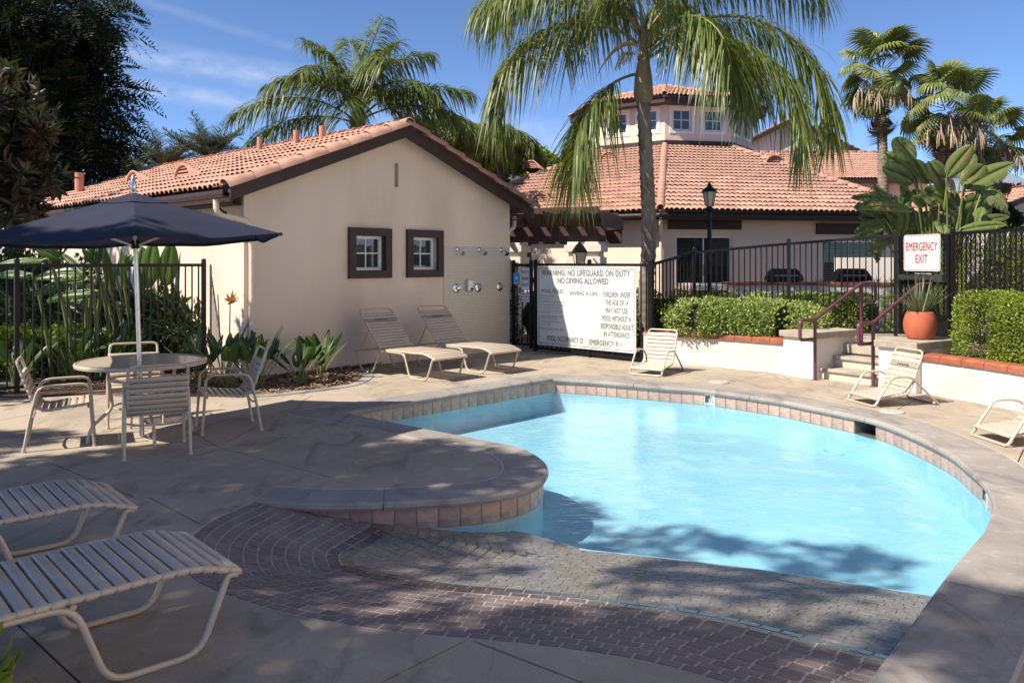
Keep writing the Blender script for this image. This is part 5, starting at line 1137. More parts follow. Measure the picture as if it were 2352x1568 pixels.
def hedge(name, label, path, rx, z0, z1, n, L, Wd, m, boxy=3.0, group=None, wob=.05):
    c = path_pts(path, 60); t = thing(name, label, 'hedge', path[0], 0, group); o = np.array(path[0][:]); o[2] = 0
    hz = (z1-z0)/2; zc = (z0+z1)/2
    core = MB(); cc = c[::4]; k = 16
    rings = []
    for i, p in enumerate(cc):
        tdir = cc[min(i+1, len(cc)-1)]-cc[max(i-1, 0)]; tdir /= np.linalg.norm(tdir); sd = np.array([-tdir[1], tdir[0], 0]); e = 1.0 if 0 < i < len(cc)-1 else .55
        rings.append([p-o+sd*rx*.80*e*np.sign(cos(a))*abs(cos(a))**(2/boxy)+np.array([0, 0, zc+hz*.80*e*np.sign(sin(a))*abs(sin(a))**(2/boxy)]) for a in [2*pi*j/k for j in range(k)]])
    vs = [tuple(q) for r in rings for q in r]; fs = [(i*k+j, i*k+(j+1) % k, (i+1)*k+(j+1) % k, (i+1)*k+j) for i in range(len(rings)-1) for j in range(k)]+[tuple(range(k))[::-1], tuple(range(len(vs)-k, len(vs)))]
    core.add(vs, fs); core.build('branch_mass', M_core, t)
    s = rng.random(n); idx = s*(len(c)-1); i0 = np.floor(idx).astype(int).clip(0, len(c)-2); p = c[i0]+(c[i0+1]-c[i0])*(idx-i0)[:, None]; td = nrm(c[i0+1]-c[i0]); sd = np.stack([-td[:, 1], td[:, 0], 0*s], 1)
    e = rng.uniform(-1, 1, n); side_ = rng.integers(0, 4, n); sgn_ = np.where(side_ % 2, 1.0, -1.0); d = np.stack([np.where(side_ < 2, sgn_, e), np.zeros(n), np.where(side_ < 2, e, sgn_)], 1)
    capm = (s < .10) | (s > .90); e3 = sph(n); sg = np.where(s > .5, 1.0, -1.0); d[capm] = e3[capm]; d[capm, 1] = np.abs(e3[capm, 1])*sg[capm]
    p = np.where(capm[:, None], np.where((s > .5)[:, None], c[-1], c[0]), p); q = d/(np.sum(np.abs(d)**boxy, 1, keepdims=True)**(1/boxy))
    dep = 1-.26*rng.random(n)**2; bump = 1+wob*np.sin(p[:, 0]*9+d[:, 2]*5)+wob*np.sin(p[:, 1]*13+d[:, 0]*7)+wob*.6*rng.normal(size=n); r = (dep*bump)[:, None]
    pos = p-o+(sd*q[:, :1]*rx+td*q[:, 1:2]*rx+np.array([0, 0, 1])*q[:, 2:3]*hz)*r+np.array([0, 0, zc])+td*rng.normal(size=(n, 1))*.02; pos[:, 2] = np.maximum(pos[:, 2], z0+.02); d = nrm(d)
    out = sd*d[:, :1]+td*d[:, 1:2]*.5+np.array([0, 0, 1])*d[:, 2:3]; D = out+rng.normal(size=(n, 3))*.75+np.array([0, 0, .35]); N2 = out+rng.normal(size=(n, 3))*.5
    leaves('foliage', pos, D, N2, L*(.7+.6*rng.random(n)), Wd*(.7+.6*rng.random(n)), m, t); return t
def strip(V, F, p, d, l, w, droop, side, segs=3, twist=0):            # one tapering leaflet added to V,F
    b = len(V); ws = (.35, 1, .8, 0) if segs == 3 else (.5, 1, 0)
    for i in range(segs+1):
        t = i/segs; c = (p[0]+d[0]*l*t, p[1]+d[1]*l*t, p[2]+d[2]*l*t-droop*l*t*t); k = ws[i]*w/2
        V.append((c[0]+side[0]*k, c[1]+side[1]*k, c[2]+side[2]*k)); V.append((c[0]-side[0]*k, c[1]-side[1]*k, c[2]-side[2]*k))
    for i in range(segs): F.append((b+2*i, b+2*i+1, b+2*i+3, b+2*i+2))
def rachis(o, az, e0, e1, L, n=14, side=0, pw=1.0):
    p = Vector(o); out = [p.copy()]; tg = []
    for i in range(n):
        f = (i+.5)/n; e = e0+(e1-e0)*f**pw; a = az+side*f; d = Vector((cos(e)*cos(a), cos(e)*sin(a), sin(e))); tg.append(d); p = p+d*(L/n); out.append(p.copy())
    return out, tg
def feather_frond(parent, o, az, e0, e1, L, ll, lw, pairs, droop, m, mr=None, start=.18, rr=.022, plum=.35, side=0, pw=1.0, name='frond', up=.1):
    R_, tg = rachis(o, az, e0, e1, L, 14, side, pw); V = []; F = []; n = len(tg)
    for k in range(pairs):
        f = start+(1-start)*(k+random.uniform(-.3, .3))/pairs; f = min(max(f, 0), .995); i = min(int(f*n), n-1); t = f*n-i; p = R_[i].lerp(R_[i+1], t); d = tg[i]; s = d.cross(Vector((0, 0, 1)))
        s = s.normalized() if s.length > .05 else Vector((-sin(az), cos(az), 0)); u = s.cross(d); fl = ll*(sin(pi*(.2+.66*f))**.7)*random.uniform(.85, 1.1)
        for sg in (-1, 1):
            dd = (d*random.uniform(.35, .7)+s*sg*random.uniform(.6, 1)+u*random.uniform(up-plum, up+plum)).normalized(); sdv = dd.cross(Vector((random.uniform(-.4, .4), random.uniform(-.4, .4), 1))).normalized()
            strip(V, F, p, dd, fl, lw, droop*random.uniform(.7, 1.3), sdv)
    fr = link(name, np_mesh(name, V, F, m), parent)
    q = MB(); q.tube(R_, [rr*(1-.85*i/n)+.002 for i in range(len(R_))], 6); q.build('rachis', mr or M_rachis, fr); return fr
def trunk_mesh(parent, pts, r0, r1, m, rings=0, n=12, name='trunk', amp=.012):
    P_ = cat(pts, 8); k = max(len(P_), rings*3 if rings else len(P_)); sl = arclen(P_); pp = []; rr = []
    for i in range(k):
        f = i/(k-1); pp.append(at_len(P_, sl, sl[-1]*f*.9999)); r = r0+(r1-r0)*f
        if rings: r += amp*(1 if (i % 3) == 0 else -.3)+random.uniform(-.003, .003)
        rr.append(r)
    q = MB(); q.tube(pp, rr, n); return q.build(name, m, parent)
# ============================================================= queen palm over the fence
def queen(name, label, base, top, r, fronds, ll=.62, pairs=78, lw=.026, shaft=.9, group='queen palms', droop=.8):
    base = Vector(base); top = Vector(top); t = thing(name, label, 'palm tree', base, 0, group); tl = top-base
    mid = tl*.5+Vector((.05, 0, 0)); trunk_mesh(t, [Vector((0, 0, -.1)), tl*.25+Vector((-.02, 0, 0)), mid, tl], r*1.05, r*.86, M_trunk, rings=30, n=16)
    sh = MB(); z = Vector((0, 0, 1)); sh.tube([tl, tl+z*.15, tl+z*.45, tl+z*.75, tl+z*shaft*1.05], [r*.9, r*1.3, r*1.15, r*.8, r*.35], 12); sh.build('crownshaft', M_shaft, t)
    for k, fd_ in enumerate(fronds):
        az, e0, e1, L = fd_[:4]; h = fd_[4] if len(fd_) > 4 else .55; o = tl+z*(h*shaft)+Vector((cos(R(az)), sin(R(az)), 0))*r*.7
        feather_frond(t, o, R(az), R(e0), R(e1), L, ll, lw, pairs, droop, M_queen, start=.2, rr=.03, plum=.5, side=random.uniform(-.12, .12))
    return t
YP = 14.6; qb = PT(1490, 600, YP); qb.z = 0; qt = PT(1478, 238, YP)
qp = queen('queen_palm', 'tall queen palm with grey ringed trunk behind the rules sign fence', qb, qt, .138,
      [(184, 42, -98, 3.75, .85), (166, 66, -40, 3.7, 1.0), (200, 62, -55, 3.3, 1.0), (207, -12, -95, 2.5, .42), (-60, 42, -88, 2.7, .8), (-36, 40, -92, 2.6, .7), (-7, 44, -100, 4.6, .8), (8, 66, -38, 3.9, 1.0), (-18, 34, -100, 3.9, .65), (55, 62, -50, 3.1, 1.0), (120, 66, -50, 3.1, 1.0), (-110, 74, -45, 2.4, 1.0), (-20, 80, 0, 3.0, 1.05), (150, 82, 10, 3.0, 1.05)], ll=.88, pairs=128, lw=.028, shaft=1.25, droop=1.25)
V = []; F = []; n = 14; sp0 = (qt-qb)+Vector((-.12, -.16, .98)); 
for i in range(n+1):
    f = i/n; c = sp0+Vector((-.78*f, -.15*f, .10*f*(1-f)*4-.62*f*f)); w_ = .075*sin(pi*min(1, .08+f*.92))**.8; V += [(c.x, c.y-w_*.6, c.z+w_*.5), (c.x, c.y, c.z-w_*.6), (c.x, c.y+w_*.6, c.z+w_*.5)]
for i in range(n): b = 3*i; F += [(b, b+1, b+4, b+3), (b+1, b+2, b+5, b+4)]
link('spathe', np_mesh('spathe', V, F, M_dry, True), qp)
q = MB(); z0_ = qt-qb
for k in range(26):
    a = random.uniform(pi*.75, pi*1.35); l = random.uniform(.3, .55); o = z0_+Vector((-.16, -.12, .85)); q.tube([o, o+Vector((cos(a)*l*.5, sin(a)*l*.4, .02)), o+Vector((cos(a)*l*.7, sin(a)*l*.6, -l*.5))], .006, 4)
q.build('flower_stalk', M_flower, qp)
Y2 = 22.0; qb2 = PT(822, 600, Y2); qb2.z = 0; qt2 = PT(822, 312, Y2)
queen('queen_palm', 'queen palm with upright crown behind the pool house roof', qb2, qt2, .17,
      [(180, 38, -35, 3.5, .5), (176, 20, -40, 3.2, .4), (0, 30, -38, 3.3, .5), (4, 45, -20, 3.2, .6), (110, 80, 30, 2.7, 1.0), (60, 82, 20, 2.8, 1.0), (20, 74, 0, 2.6, 1.0), (160, 78, 20, 2.6, 1.0), (-60, 70, -30, 2.5, .9), (-120, 66, -40, 2.4, .9), (-20, 60, -50, 2.6, .8), (200, 62, -40, 2.6, .8), (-90, 45, -75, 2.1, .6), (90, 60, -20, 2.8, .8), (140, 62, -10, 2.8, .8), (30, 55, -45, 2.7, .8), (-45, 84, 35, 2.4, 1.0)], ll=.85, pairs=95, lw=.038)
for u, v, Y, lab, nf, sc in ((1060, 365, 27, 'smaller queen palm right of the upright crown behind the roof', 13, .75), (1150, 375, 29, 'queen palm behind the left fronds of the big palm', 14, .8), (1000, 352, 25.5, 'low queen palm tucked behind the roof ridge end', 10, .65)):
    tp_ = PT(u, v, Y); bs = Vector((tp_.x, tp_.y, 0)); queen('queen_palm', lab, bs, tp_, .16, [(random.uniform(0, 30)+k*360/nf, random.uniform(25, 72), random.uniform(-80, -35), random.uniform(2.1, 2.9)*sc, random.uniform(.4, 1)) for k in range(nf)], ll=.75, pairs=70, lw=.045)
# date palms far left
for u, v, Y, lab in ((375, 372, 30, 'left of two feathery date palms behind the roof'), (478, 345, 30, 'right of two feathery date palms behind the roof'), (300, 395, 34, 'date palm crown low behind the dark feathery tree')):
    c = PT(u, v+18, Y); t = thing('date_palm', lab, 'palm tree', (c.x, c.y, 0), 0, 'date palms behind the roof'); trunk_mesh(t, [(0, 0, 0), (0, 0, c.z/2), (0, 0, c.z)], .22, .2, M_trunkw, rings=14)
    for k in range(40): feather_frond(t, Vector((0, 0, c.z)), R(k*137.5), R(random.uniform(20, 88)), R(random.uniform(-45, 60)), random.uniform(1.3, 1.9), .42, .03, 34, .15, M_datep, start=.1, rr=.018, plum=.3, up=.35)
# ============================================================= fan palms
def fan_leaf_mesh(m, r=.62, droop=.5, seed=0, spread=255):
    rd = random.Random(seed); V = []; F = []; n = 30; h0 = -R(spread)/2
    for k in range(n):
        a0 = h0+R(spread)*k/n; a1 = h0+R(spread)*(k+1)/n; am = (a0+a1)/2; fold = .03 if k % 2 else -.03
        ra = r*.62; l = r*(.92+.14*rd.random())*(.75+.25*cos(am*.55)); b = len(V)
        def pt(a, q, dz=0): return (q*cos(a), q*sin(a), dz-.22*q*q/r*(1-cos(a))*.6-.10*(q/r)**2)
        V.append((0, 0, 0)); V.append(pt(a0, ra)); V.append(pt(am, ra, fold)); V.append(pt(a1, ra)); x, y, z = pt(am, l*.9, fold*.5); V.append((x, y, z-droop*.12)); x, y, z = pt(am, l*1.12); V.append((x, y, z-droop*.42))
        w_ = .3*(a1-a0); V.append((*pt(am-w_, l*.9)[:2], V[b+4][2]-.004)); V.append((*pt(am+w_, l*.9)[:2], V[b+4][2]-.004))
        F += [(b, b+1, b+2), (b, b+2, b+3), (b+1, b+6, b+2), (b+2, b+6, b+4), (b+2, b+4, b+7), (b+2, b+7, b+3), (b+6, b+5, b+4), (b+4, b+5, b+7)]
    return np_mesh('frond', V, F, m)
fan_g = [fan_leaf_mesh(M_fan, .68, d_, s_) for d_, s_ in ((.5, 1), (.8, 2), (.3, 3))]; fan_d = [fan_leaf_mesh(M_skirt, .6, 1.4, 5, 170), fan_leaf_mesh(M_skirt, .55, 1.8, 6, 120)]
def fan_palm(label, u, v, Y, ut, trunk_r, nl, ry, seed):
    rd = random.Random(seed); c = PT(u, v, Y); b = PT(ut, 600, Y); t = thing('fan_palm', label, 'palm tree', (b.x, b.y, 0), 0, 'fan palms at the right'); top = Vector((c.x-b.x, 0, c.z))
    trunk_mesh(t, [(0, 0, 0), top*.5, top+Vector((0, 0, .1))], trunk_r*1.05, trunk_r*.8, M_trunkw, rings=60, amp=.014)
    def put(me, az, el, st, h, nm):
        d_ = Vector((cos(az)*cos(el), sin(az)*cos(el), sin(el))); o = top+Vector((0, 0, h))+Vector((cos(az), sin(az), 0))*.1; tip = o+d_*st
        tl_ = el-rd.uniform(.1, 1.0); x = Vector((cos(az)*cos(tl_), sin(az)*cos(tl_), sin(tl_))); y = Matrix.Rotation(rd.uniform(-.8, .8), 3, x) @ Vector((-sin(az), cos(az), 0)); z = x.cross(y); f = link(nm, me, t); mx = frame(tip, x, y, z) @ Matrix.Diagonal((rd.uniform(.85, 1.12),)*3+(1,)); f.matrix_local = mx
        inv = mx.inverted(); s_ = MB(); s_.tube([inv @ o, inv @ (o.lerp(tip, .5)+Vector((0, 0, .03))), Vector((0, 0, 0))], [.02, .014, .01], 5); s_.build('stalk', M_stalk if me in fan_g else M_skirt, f)
    for k in range(nl):
        f = k/nl; az = k*2.39996+rd.uniform(-.2, .2); el = R(85)-R(130)*f+rd.uniform(-.3, .3); put(rd.choice(fan_g), az, el, rd.uniform(.65, 1.1)*(.8+.25*sin(pi*f)), .75*(1-f)*ry, 'frond')
    for k in range(9): az = k*2.4+1; put(rd.choice(fan_d), az, R(rd.uniform(-88, -66)), rd.uniform(.5, 1.2), -.1-rd.random()*.3, 'dry_frond')
    for k in range(13):
        az = rd.uniform(-pi, .3) if k < 9 else rd.uniform(0, 2*pi); q = MB(); l = rd.uniform(.9, 1.5); o = top+Vector((0, 0, .2)); pp = [o+Vector((cos(az)*l*x, sin(az)*l*x, l*(.75*x-1.0*x*x*1.25))) for x in (0, .25, .5, .75, .95)]; q.tube(pp, .012, 5)
        for p in pp[2:]:
            for j in range(7): e = Vector((rd.uniform(-.14, .14), rd.uniform(-.14, .14), -rd.uniform(.3, .75))); q.tube([p, p+e*.5+Vector((e.x*.3, e.y*.3, 0)), p+e], [.013, .022, .008], 4)
        q.build('flower_stalk', M_flower, t)
fan_palm('tallest of three fan palms at the right', 2024, 205, 30, 2034, .20, 36, 1.6, 11)
fan_palm('middle one of three fan palms at the right with pale flower stalks', 2172, 285, 28.5, 2180, .20, 34, 1.5, 12)
fan_palm('shortest of three fan palms at the right edge', 2268, 345, 31, 2262, .19, 26, 1.1, 13)
# ============================================================= big soft leaves
def broad(parent, base, az, tilt, stalk, L, Wd, bend, m, torn=0, roll=0, sm=None, fold=.25, name='leaf', tilt2=None, sr=.018):
    base = Vector(base); n = 16; h = Vector((cos(az), sin(az), 0)); up = Vector((0, 0, 1)); sidev = Vector((-sin(az), cos(az), 0)); V = []; F = []
    def dirv(e): return h*cos(e)+up*sin(e)
    sp = [base]; ns = 5; t2 = tilt if tilt2 is None else tilt2
    for i in range(ns): sp.append(sp[-1]+dirv(tilt+(t2-tilt)*(i/ns))*(stalk/ns))
    p = sp[-1]; mid = [p]; tg = [dirv(t2)]
    for i in range(n): e = t2-bend*((i+.5)/n)**1.3; mid.append(mid[-1]+dirv(e)*(L/n)); tg.append(dirv(e))
    rm = Matrix.Rotation(roll, 3, h)
    def wp(f): return Wd/2*(sin(pi*min(1, f**.72)))**.62 if 0 < f < 1 else 0
    for sg in (-1, 1):
        prev = None
        for i in range(n):
            f0, f1 = i/n, (i+1)/n; cutp = random.random() < torn; k0 = .0
            def edge(f, i_, ex=0):
                t_ = tg[min(i_, n)]; sd = rm @ sidev; nn = t_.cross(sd)*-1 if False else sd.cross(t_); w_ = wp(f); sd2 = (sd*sg+t_*.28).normalized()
                q0 = mid[i_]+sd2*w_*.5-nn*(-fold*w_*.5*1.0); q1 = mid[i_]+sd2*w_-nn*(-fold*w_*.75)-up*(.10*w_); return q0, q1
            a0, a1 = edge(f0, i); b0, b1 = edge(f1, i+1)
            if cutp: b1 = b1.lerp(a1, random.uniform(.15, .5))-up*random.uniform(.0, .06)*Wd; b0 = b0.lerp(a0, .12)
            if torn > .5: dz = up*random.uniform(0, .22)*Wd; a1 = a1-dz; b1 = b1-dz
            b = len(V); V += [mid[i], mid[i+1], a0, b0, a1, b1]; F += [(b, b+1, b+3, b+2), (b+2, b+3, b+5, b+4)]
    lf_ = link(name, np_mesh(name, V, F, m, torn < .3), parent); q = MB(); q.tube(sp+mid[1:n-1:3], [sr*(1-.25*i/ns) for i in range(ns+1)]+[sr*.55*(1-j/6) for j in range(len(mid[1:n-1:3]))], 6); q.build('stalk', sm or M_stalk, lf_); return lf_
def blade(parent, root, base, tip, wid, nrm_, bow, m, torn=0, sm=None, sr=.022, name='leaf'):    # paddle leaf from base to tip on a stalk from the root
    base = Vector(base); tip = Vector(tip); ax = tip-base; L = ax.length; ax.normalize(); nn = Vector(nrm_); nn = (nn-ax*nn.dot(ax)).normalized(); sd = ax.cross(nn); n = 18; V = []; F = []; mid = []
    for i in range(n+1):
        f = i/n; mid.append(base+ax*(L*f)+nn*(bow*L*sin(pi*f))-Vector((0, 0, 1))*(.10*L*f*f if torn < .5 else .18*L*f*f))
    def wp(f): return wid/2*(sin(pi*min(1, max(0, f))**.75))**.6 if 0 < f < 1 else 0
    for sg in (-1, 1):
        for i in range(n):
            f0, f1 = i/n, (i+1)/n; cutp = random.random() < torn; rows = []
            for f, i_ in ((f0, i), (f1, i+1)):
                w_ = wp(f); s2 = (sd*sg+ax*.30).normalized(); rows.append([mid[i_]]+[mid[i_]+s2*(w_*g)+nn*(w_*(.55*g-.62*g*g)) for g in (.33, .68, 1)])
            (a0, a1, a2, a3), (b0, b1, b2, b3) = rows
            if cutp: b3 = b3.lerp(a3, random.uniform(.2, .6)); b2 = b2.lerp(a2, random.uniform(.1, .35))
            if torn > .5: dz = Vector((0, 0, random.uniform(0, .25)*wid)); a3 = a3-dz; b3 = b3-dz; a2 = a2-dz*.4; b2 = b2-dz*.4
            k = len(V); V += [a0, b0, a1, b1, a2, b2, a3, b3]; F += [(k, k+1, k+3, k+2), (k+2, k+3, k+5, k+4), (k+4, k+5, k+7, k+6)]
    me = np_mesh(name, V, F, m, torn < .4)
    if torn < .4:
        bm = bmesh.new(); bm.from_mesh(me); bmesh.ops.remove_doubles(bm, verts=bm.verts, dist=.0005); bm.to_mesh(me); bm.free()
    lf_ = link(name, me, parent); q = MB(); root = Vector(root); c1 = root.lerp(base, .55)+Vector((0, 0, 1))*.12*(base-root).length-ax*.0; pts = cat([root, c1, base]+[p+nn*-.004 for p in mid[3:n:4]], 4); q.tube(pts, [sr*(1-.85*i/len(pts)) for i in range(len(pts))], 6); q.build('stalk', sm or M_stalk, lf_); return lf_
random.seed(21)
gb = PT(2165, 600, 15.4); gbt = thing('giant_bird_of_paradise', 'giant bird of paradise with huge paddle leaves above the exit gate', 'plant', (gb.x, gb.y, LZ-.05))
gl = [(930, 450, 735, 165, 250, 0), (950, 640, 625, 305, 210, 0), (930, 650, 605, 455, 190, 0), (1090, 670, 915, 385, 140, .05), (1270, 810, 1060, 390, 200, 0), (1260, 610, 1105, 405, 120, 0), (1255, 600, 1515, 232, 160, 0), (1390, 640, 1535, 325, 150, 0), (1420, 710, 1640, 440, 200, .05), (1440, 720, 1950, 385, 200, .3), (1360, 900, 1745, 755, 160, .1), (1290, 920, 1030, 680, 220, 0), (1430, 1140, 1895, 940, 120, .1),
      (830, 1150, 755, 760, 170, .05), (840, 850, 285, 755, 120, .1), (720, 990, 315, 855, 160, 0), (840, 1140, 640, 890, 150, 0), (640, 1040, 315, 1130, 110, .1), (900, 1140, 830, 820, 170, .9), (1370, 1150, 1200, 960, 160, .9), (640, 930, 510, 600, 180, .9), (870, 830, 790, 640, 150, 0), (960, 830, 930, 700, 130, 0), (740, 1260, 395, 1200, 120, .2), (680, 1180, 530, 1330, 110, .3), (1590, 690, 1875, 850, 150, .8), (1340, 800, 1290, 600, 150, 0), (1180, 900, 1040, 780, 140, .1), (1100, 1160, 1130, 900, 170, 0), (1240, 1180, 1190, 1010, 150, .1), (1460, 1120, 1420, 900, 140, .1), (1000, 1180, 960, 930, 150, .1), (1560, 1120, 1620, 830, 130, .5)]
for k, (bx, by, tx, ty, w_, torn) in enumerate(gl+[(a+random.uniform(-90, 90), b+random.uniform(0, 120), c+random.uniform(-90, 90), e+random.uniform(20, 140), w*.8, min(.9, t_+random.choice((0, 0, .3)))) for a, b, c, e, w, t_ in gl[10:28]]):
    Y = 15.4+random.uniform(-.55, .55); b0 = PT(1888.8+bx*.2274, 270.8+by*.2274, Y)-gbt.location; t0 = PT(1888.8+tx*.2274, 270.8+ty*.2274, Y+random.uniform(-.35, .35))-gbt.location
    n0 = Vector((random.uniform(-.5, .3), -1, random.uniform(.1, .8))); blade(gbt, (b0.x*.3+random.uniform(-.2, .2), b0.y*.4, 0), b0, t0, w_*1.15*.2274*15.4/FPX, n0, random.uniform(-.03, .08), M_bananag, torn, sr=.021)
for k in range(6): a = k*1.05; MB().tube([(.35*cos(a), .35*sin(a), 0), (.38*cos(a), .38*sin(a), .9), (.45*cos(a), .45*sin(a), 1.5)], [.09, .08, .05], 8).build('stem', M_stalk, gbt)
# bananas behind the left fence
random.seed(5)
bl_ = [[(850, 320, 870, 125, 170, 0), (860, 330, 745, 150, 110, .1), (1000, 570, 940, 105, 90, 0), (1050, 420, 1190, 200, 150, 0), (1330, 540, 1385, 60, 180, 0), (1490, 520, 1545, 70, 180, 0), (1640, 500, 1760, 80, 120, 0), (1500, 580, 1870, 130, 100, 0), (1770, 350, 1870, 100, 90, .1), (1250, 560, 1290, 110, 150, 0), (1130, 560, 1100, 130, 130, 0), (1400, 760, 1300, 930, 120, .9), (1650, 640, 1700, 830, 120, .9), (1180, 760, 1010, 620, 110, .1), (1500, 800, 1560, 620, 120, .1), (1700, 520, 1800, 330, 100, .6), (1100, 900, 1000, 740, 120, .1), (1330, 700, 1500, 620, 110, .3)],
       [(820, 400, 290, 350, 150, .5), (820, 470, 300, 480, 140, .7), (900, 570, 415, 540, 120, .6), (560, 285, 325, 130, 130, .05), (450, 290, -20, 265, 70, .1), (840, 960, 615, 960, 120, .05), (900, 640, 550, 650, 90, .3), (760, 420, 560, 180, 110, .1), (300, 420, -60, 380, 90, .4), (880, 900, 1010, 960, 110, .1)]]
for ci, (u0, Y0, lab) in enumerate(((360, 12.6, 'banana clump with tall green leaves between the fence and the pool house wall'), (225, 12.0, 'banana clump with drooping leaves behind the left part of the fence'))):
    c = PT(u0, 600, Y0); t = thing('banana_plant', lab, 'plant', (c.x, c.y, 0), 0, 'bananas behind the fence')
    for (bx, by, tx, ty, w_, torn) in bl_[ci]:
        Y = Y0+(tx*.2546-u0)*.0035+random.uniform(-.2, .2); b0 = PT(bx*.2546, 527.4+by*.2546, Y)-t.location; t0 = PT(tx*.2546, 527.4+ty*.2546, Y+random.uniform(-.2, .2))-t.location
        blade(t, (b0.x*.6+random.uniform(-.1, .1), b0.y*.6, 0), b0, t0, w_*.2546*Y/FPX, (random.uniform(-.6, .3), -1, random.uniform(.0, .7)), random.uniform(-.02, .07), M_banana, torn, sr=.028)
# strelitzias in the bed
def clump(name, label, loc, n, h, L, Wd, m, cat_='plant', group=None, seed=0, spread=.5, torn=0):
    random.seed(seed); t = thing(name, label, cat_, loc, 0, group)
    for k in range(n):
        a = k*2.4+random.uniform(-.4, .4); tl = R(random.uniform(58, 84)); o = Vector((cos(a)*.07*random.random(), sin(a)*.07*random.random(), 0)); hh = h*random.uniform(.65, 1.05)
        broad(t, o, a, tl, hh*.55, L*random.uniform(.75, 1.1), Wd*random.uniform(.8, 1.15), R(random.uniform(5, 45)), m, torn, random.uniform(-.6, .6), fold=.45, sr=.008, tilt2=tl-R(10))
    return t
bp = [(520, 893, .95, 14, 'bird of paradise with orange flower at the pool house corner'), (590, 890, .80, 13, 'bird of paradise behind the right chair of the table'), (690, 882, .58, 13, 'small bird of paradise in the middle of the bed'), (738, 868, .66, 13, 'bird of paradise at the right end of the bed'), (455, 880, .78, 11, 'bird of paradise behind the table edge by the fence end'), (165, 878, .75, 12, 'bird of paradise behind the fence bottom left of the table'), (40, 886, .72, 12, 'bird of paradise behind the fence at the left edge'), (240, 862, .8, 12, 'bird of paradise behind the fence post')]
for k, (u, v, h, n, lab) in enumerate(bp):
    p = G(u, v); t = clump('bird_of_paradise', lab, p, n, h, .34+.1*h, .125, M_bop, 'plant', 'birds of paradise in the bed', 40+k)
    if k == 0:
        for dx, hh in ((.06, 1.12), (-.10, 1.22)): MB().tube([(dx*.3, 0, 0), (dx*.8, -.02, hh*.6), (dx, -.03, hh)], [.012, .009, .007], 6).build('flower_stalk', M_stalk, t)
        q = MB()
        for a, el, l in ((.1, .5, .13), (.4, .9, .15), (2.6, 1.1, .12), (.2, 1.3, .16), (3.0, .5, .09)): d_ = Vector((cos(a)*cos(el), -.1, sin(el))); o = Vector((.06, -.03, 1.13)); q.tube([o, o+d_*l*.5, o+d_*l], [.010, .018, .002], 5)
        q.build('flower', M_orange, t); MB().tube([(.03, -.03, 1.10), (.08, -.03, 1.12), (.17, -.03, 1.15)], [.012, .017, .003], 6).build('bract', M_stalk, t)
# strap-leaved grass and ground cover behind the fence
def grass(name, label, loc, n, h, r, m, seed, w=.02, group=None):
    rd = random.Random(seed); t = thing(name, label, 'plant', loc, 0, group); V = []; F = []
    for k in range(n):
        a = rd.uniform(0, 2*pi); rr = r*sqrt(rd.random()); l = h*rd.uniform(.6, 1.15); d_ = Vector((cos(a)*rd.uniform(.15, .7), sin(a)*rd.uniform(.15, .7), 1)).normalized(); strip(V, F, (cos(a)*rr, sin(a)*rr, 0), d_, l, w, rd.uniform(.1, .55), (-sin(a), cos(a), 0))
    link('foliage', np_mesh('foliage', V, F, m), t); return t
for k, (u, Y, h) in enumerate(((255, 12.0, 1.15), (180, 12.2, 1.1), (310, 12.2, .95), (220, 11.3, .85))): c = PT(u, 600, Y); grass('strap_leaf_grass', ('tuft of long strap leaves behind the fence post', 'tuft of long strap leaves under the drooping banana', 'tuft of strap leaves beside the tall bananas', 'low tuft of strap leaves close behind the fence')[k], (c.x, c.y, 0), 190, h, .35, M_lily, k, .022, 'strap leaf tufts behind the fence')
hedge('ground_cover', 'leafy green ground cover low behind the left fence', [G(-60, 872)+Vector((-.2, .5, 0)), G(60, 868)+Vector((0, .5, 0)), G(170, 862)+Vector((0, .6, 0))], .42, .0, .62, 5200, .075, .04, M_hedge2, 2.2, wob=.12)
hedge('shrub', 'dark leafy shrub behind the narrow gate', [Vector((.3, 16.6, 0)), Vector((2.4, 15.6, 0))], .5, 0, 1.05, 5000, .07, .035, M_shrub, 2.2, wob=.14)
hedge('shrub', 'leafy shrub behind the palm trunk at the fence corner', [Vector((2.0, 15.0, 0)), Vector((3.2, 14.9, 0)), Vector((4.2, 15.2, 0))], .45, .2, 1.05, 5000, .06, .034, M_hedge2, 2.2, wob=.14)
hedge('variegated_hedge', 'rounded variegated hedge in the planter left of the steps', [Vector((2.98, 13.22, 0)), Vector((3.6, 12.92, 0)), Vector((4.3, 12.45, 0))], .48, .40, 1.03, 17000, .058, .034, M_hedge1, 2.5, wob=.035)
hedge('variegated_hedge', 'clipped variegated hedge behind the fence beside the exit gate', [Vector((4.65, 14.65, 0)), Vector((5.5, 14.5, 0)), Vector((6.35, 13.95, 0))], .40, .40, 1.06, 9000, .062, .034, M_hedge1, 4, wob=.03)
hedge('boxwood_hedge', 'dense green boxwood hedge in the planter at the right edge', [Vector((6.02, 10.02, 0)), Vector((6.10, 9.35, 0)), Vector((6.2, 8.2, 0)), Vector((6.22, 6.6, 0))], .46, .38, 1.26, 42000, .036, .022, M_hedge2, 4, wob=.03)
hedge('shrub', 'green leafy shrub beyond the fence at the right edge', [Vector((7.9, 13.6, 0)), Vector((8.4, 12.6, 0)), Vector((8.6, 11.0, 0))], .6, .4, 2.0, 7000, .075, .04, M_hedge2, 2.2, wob=.14)
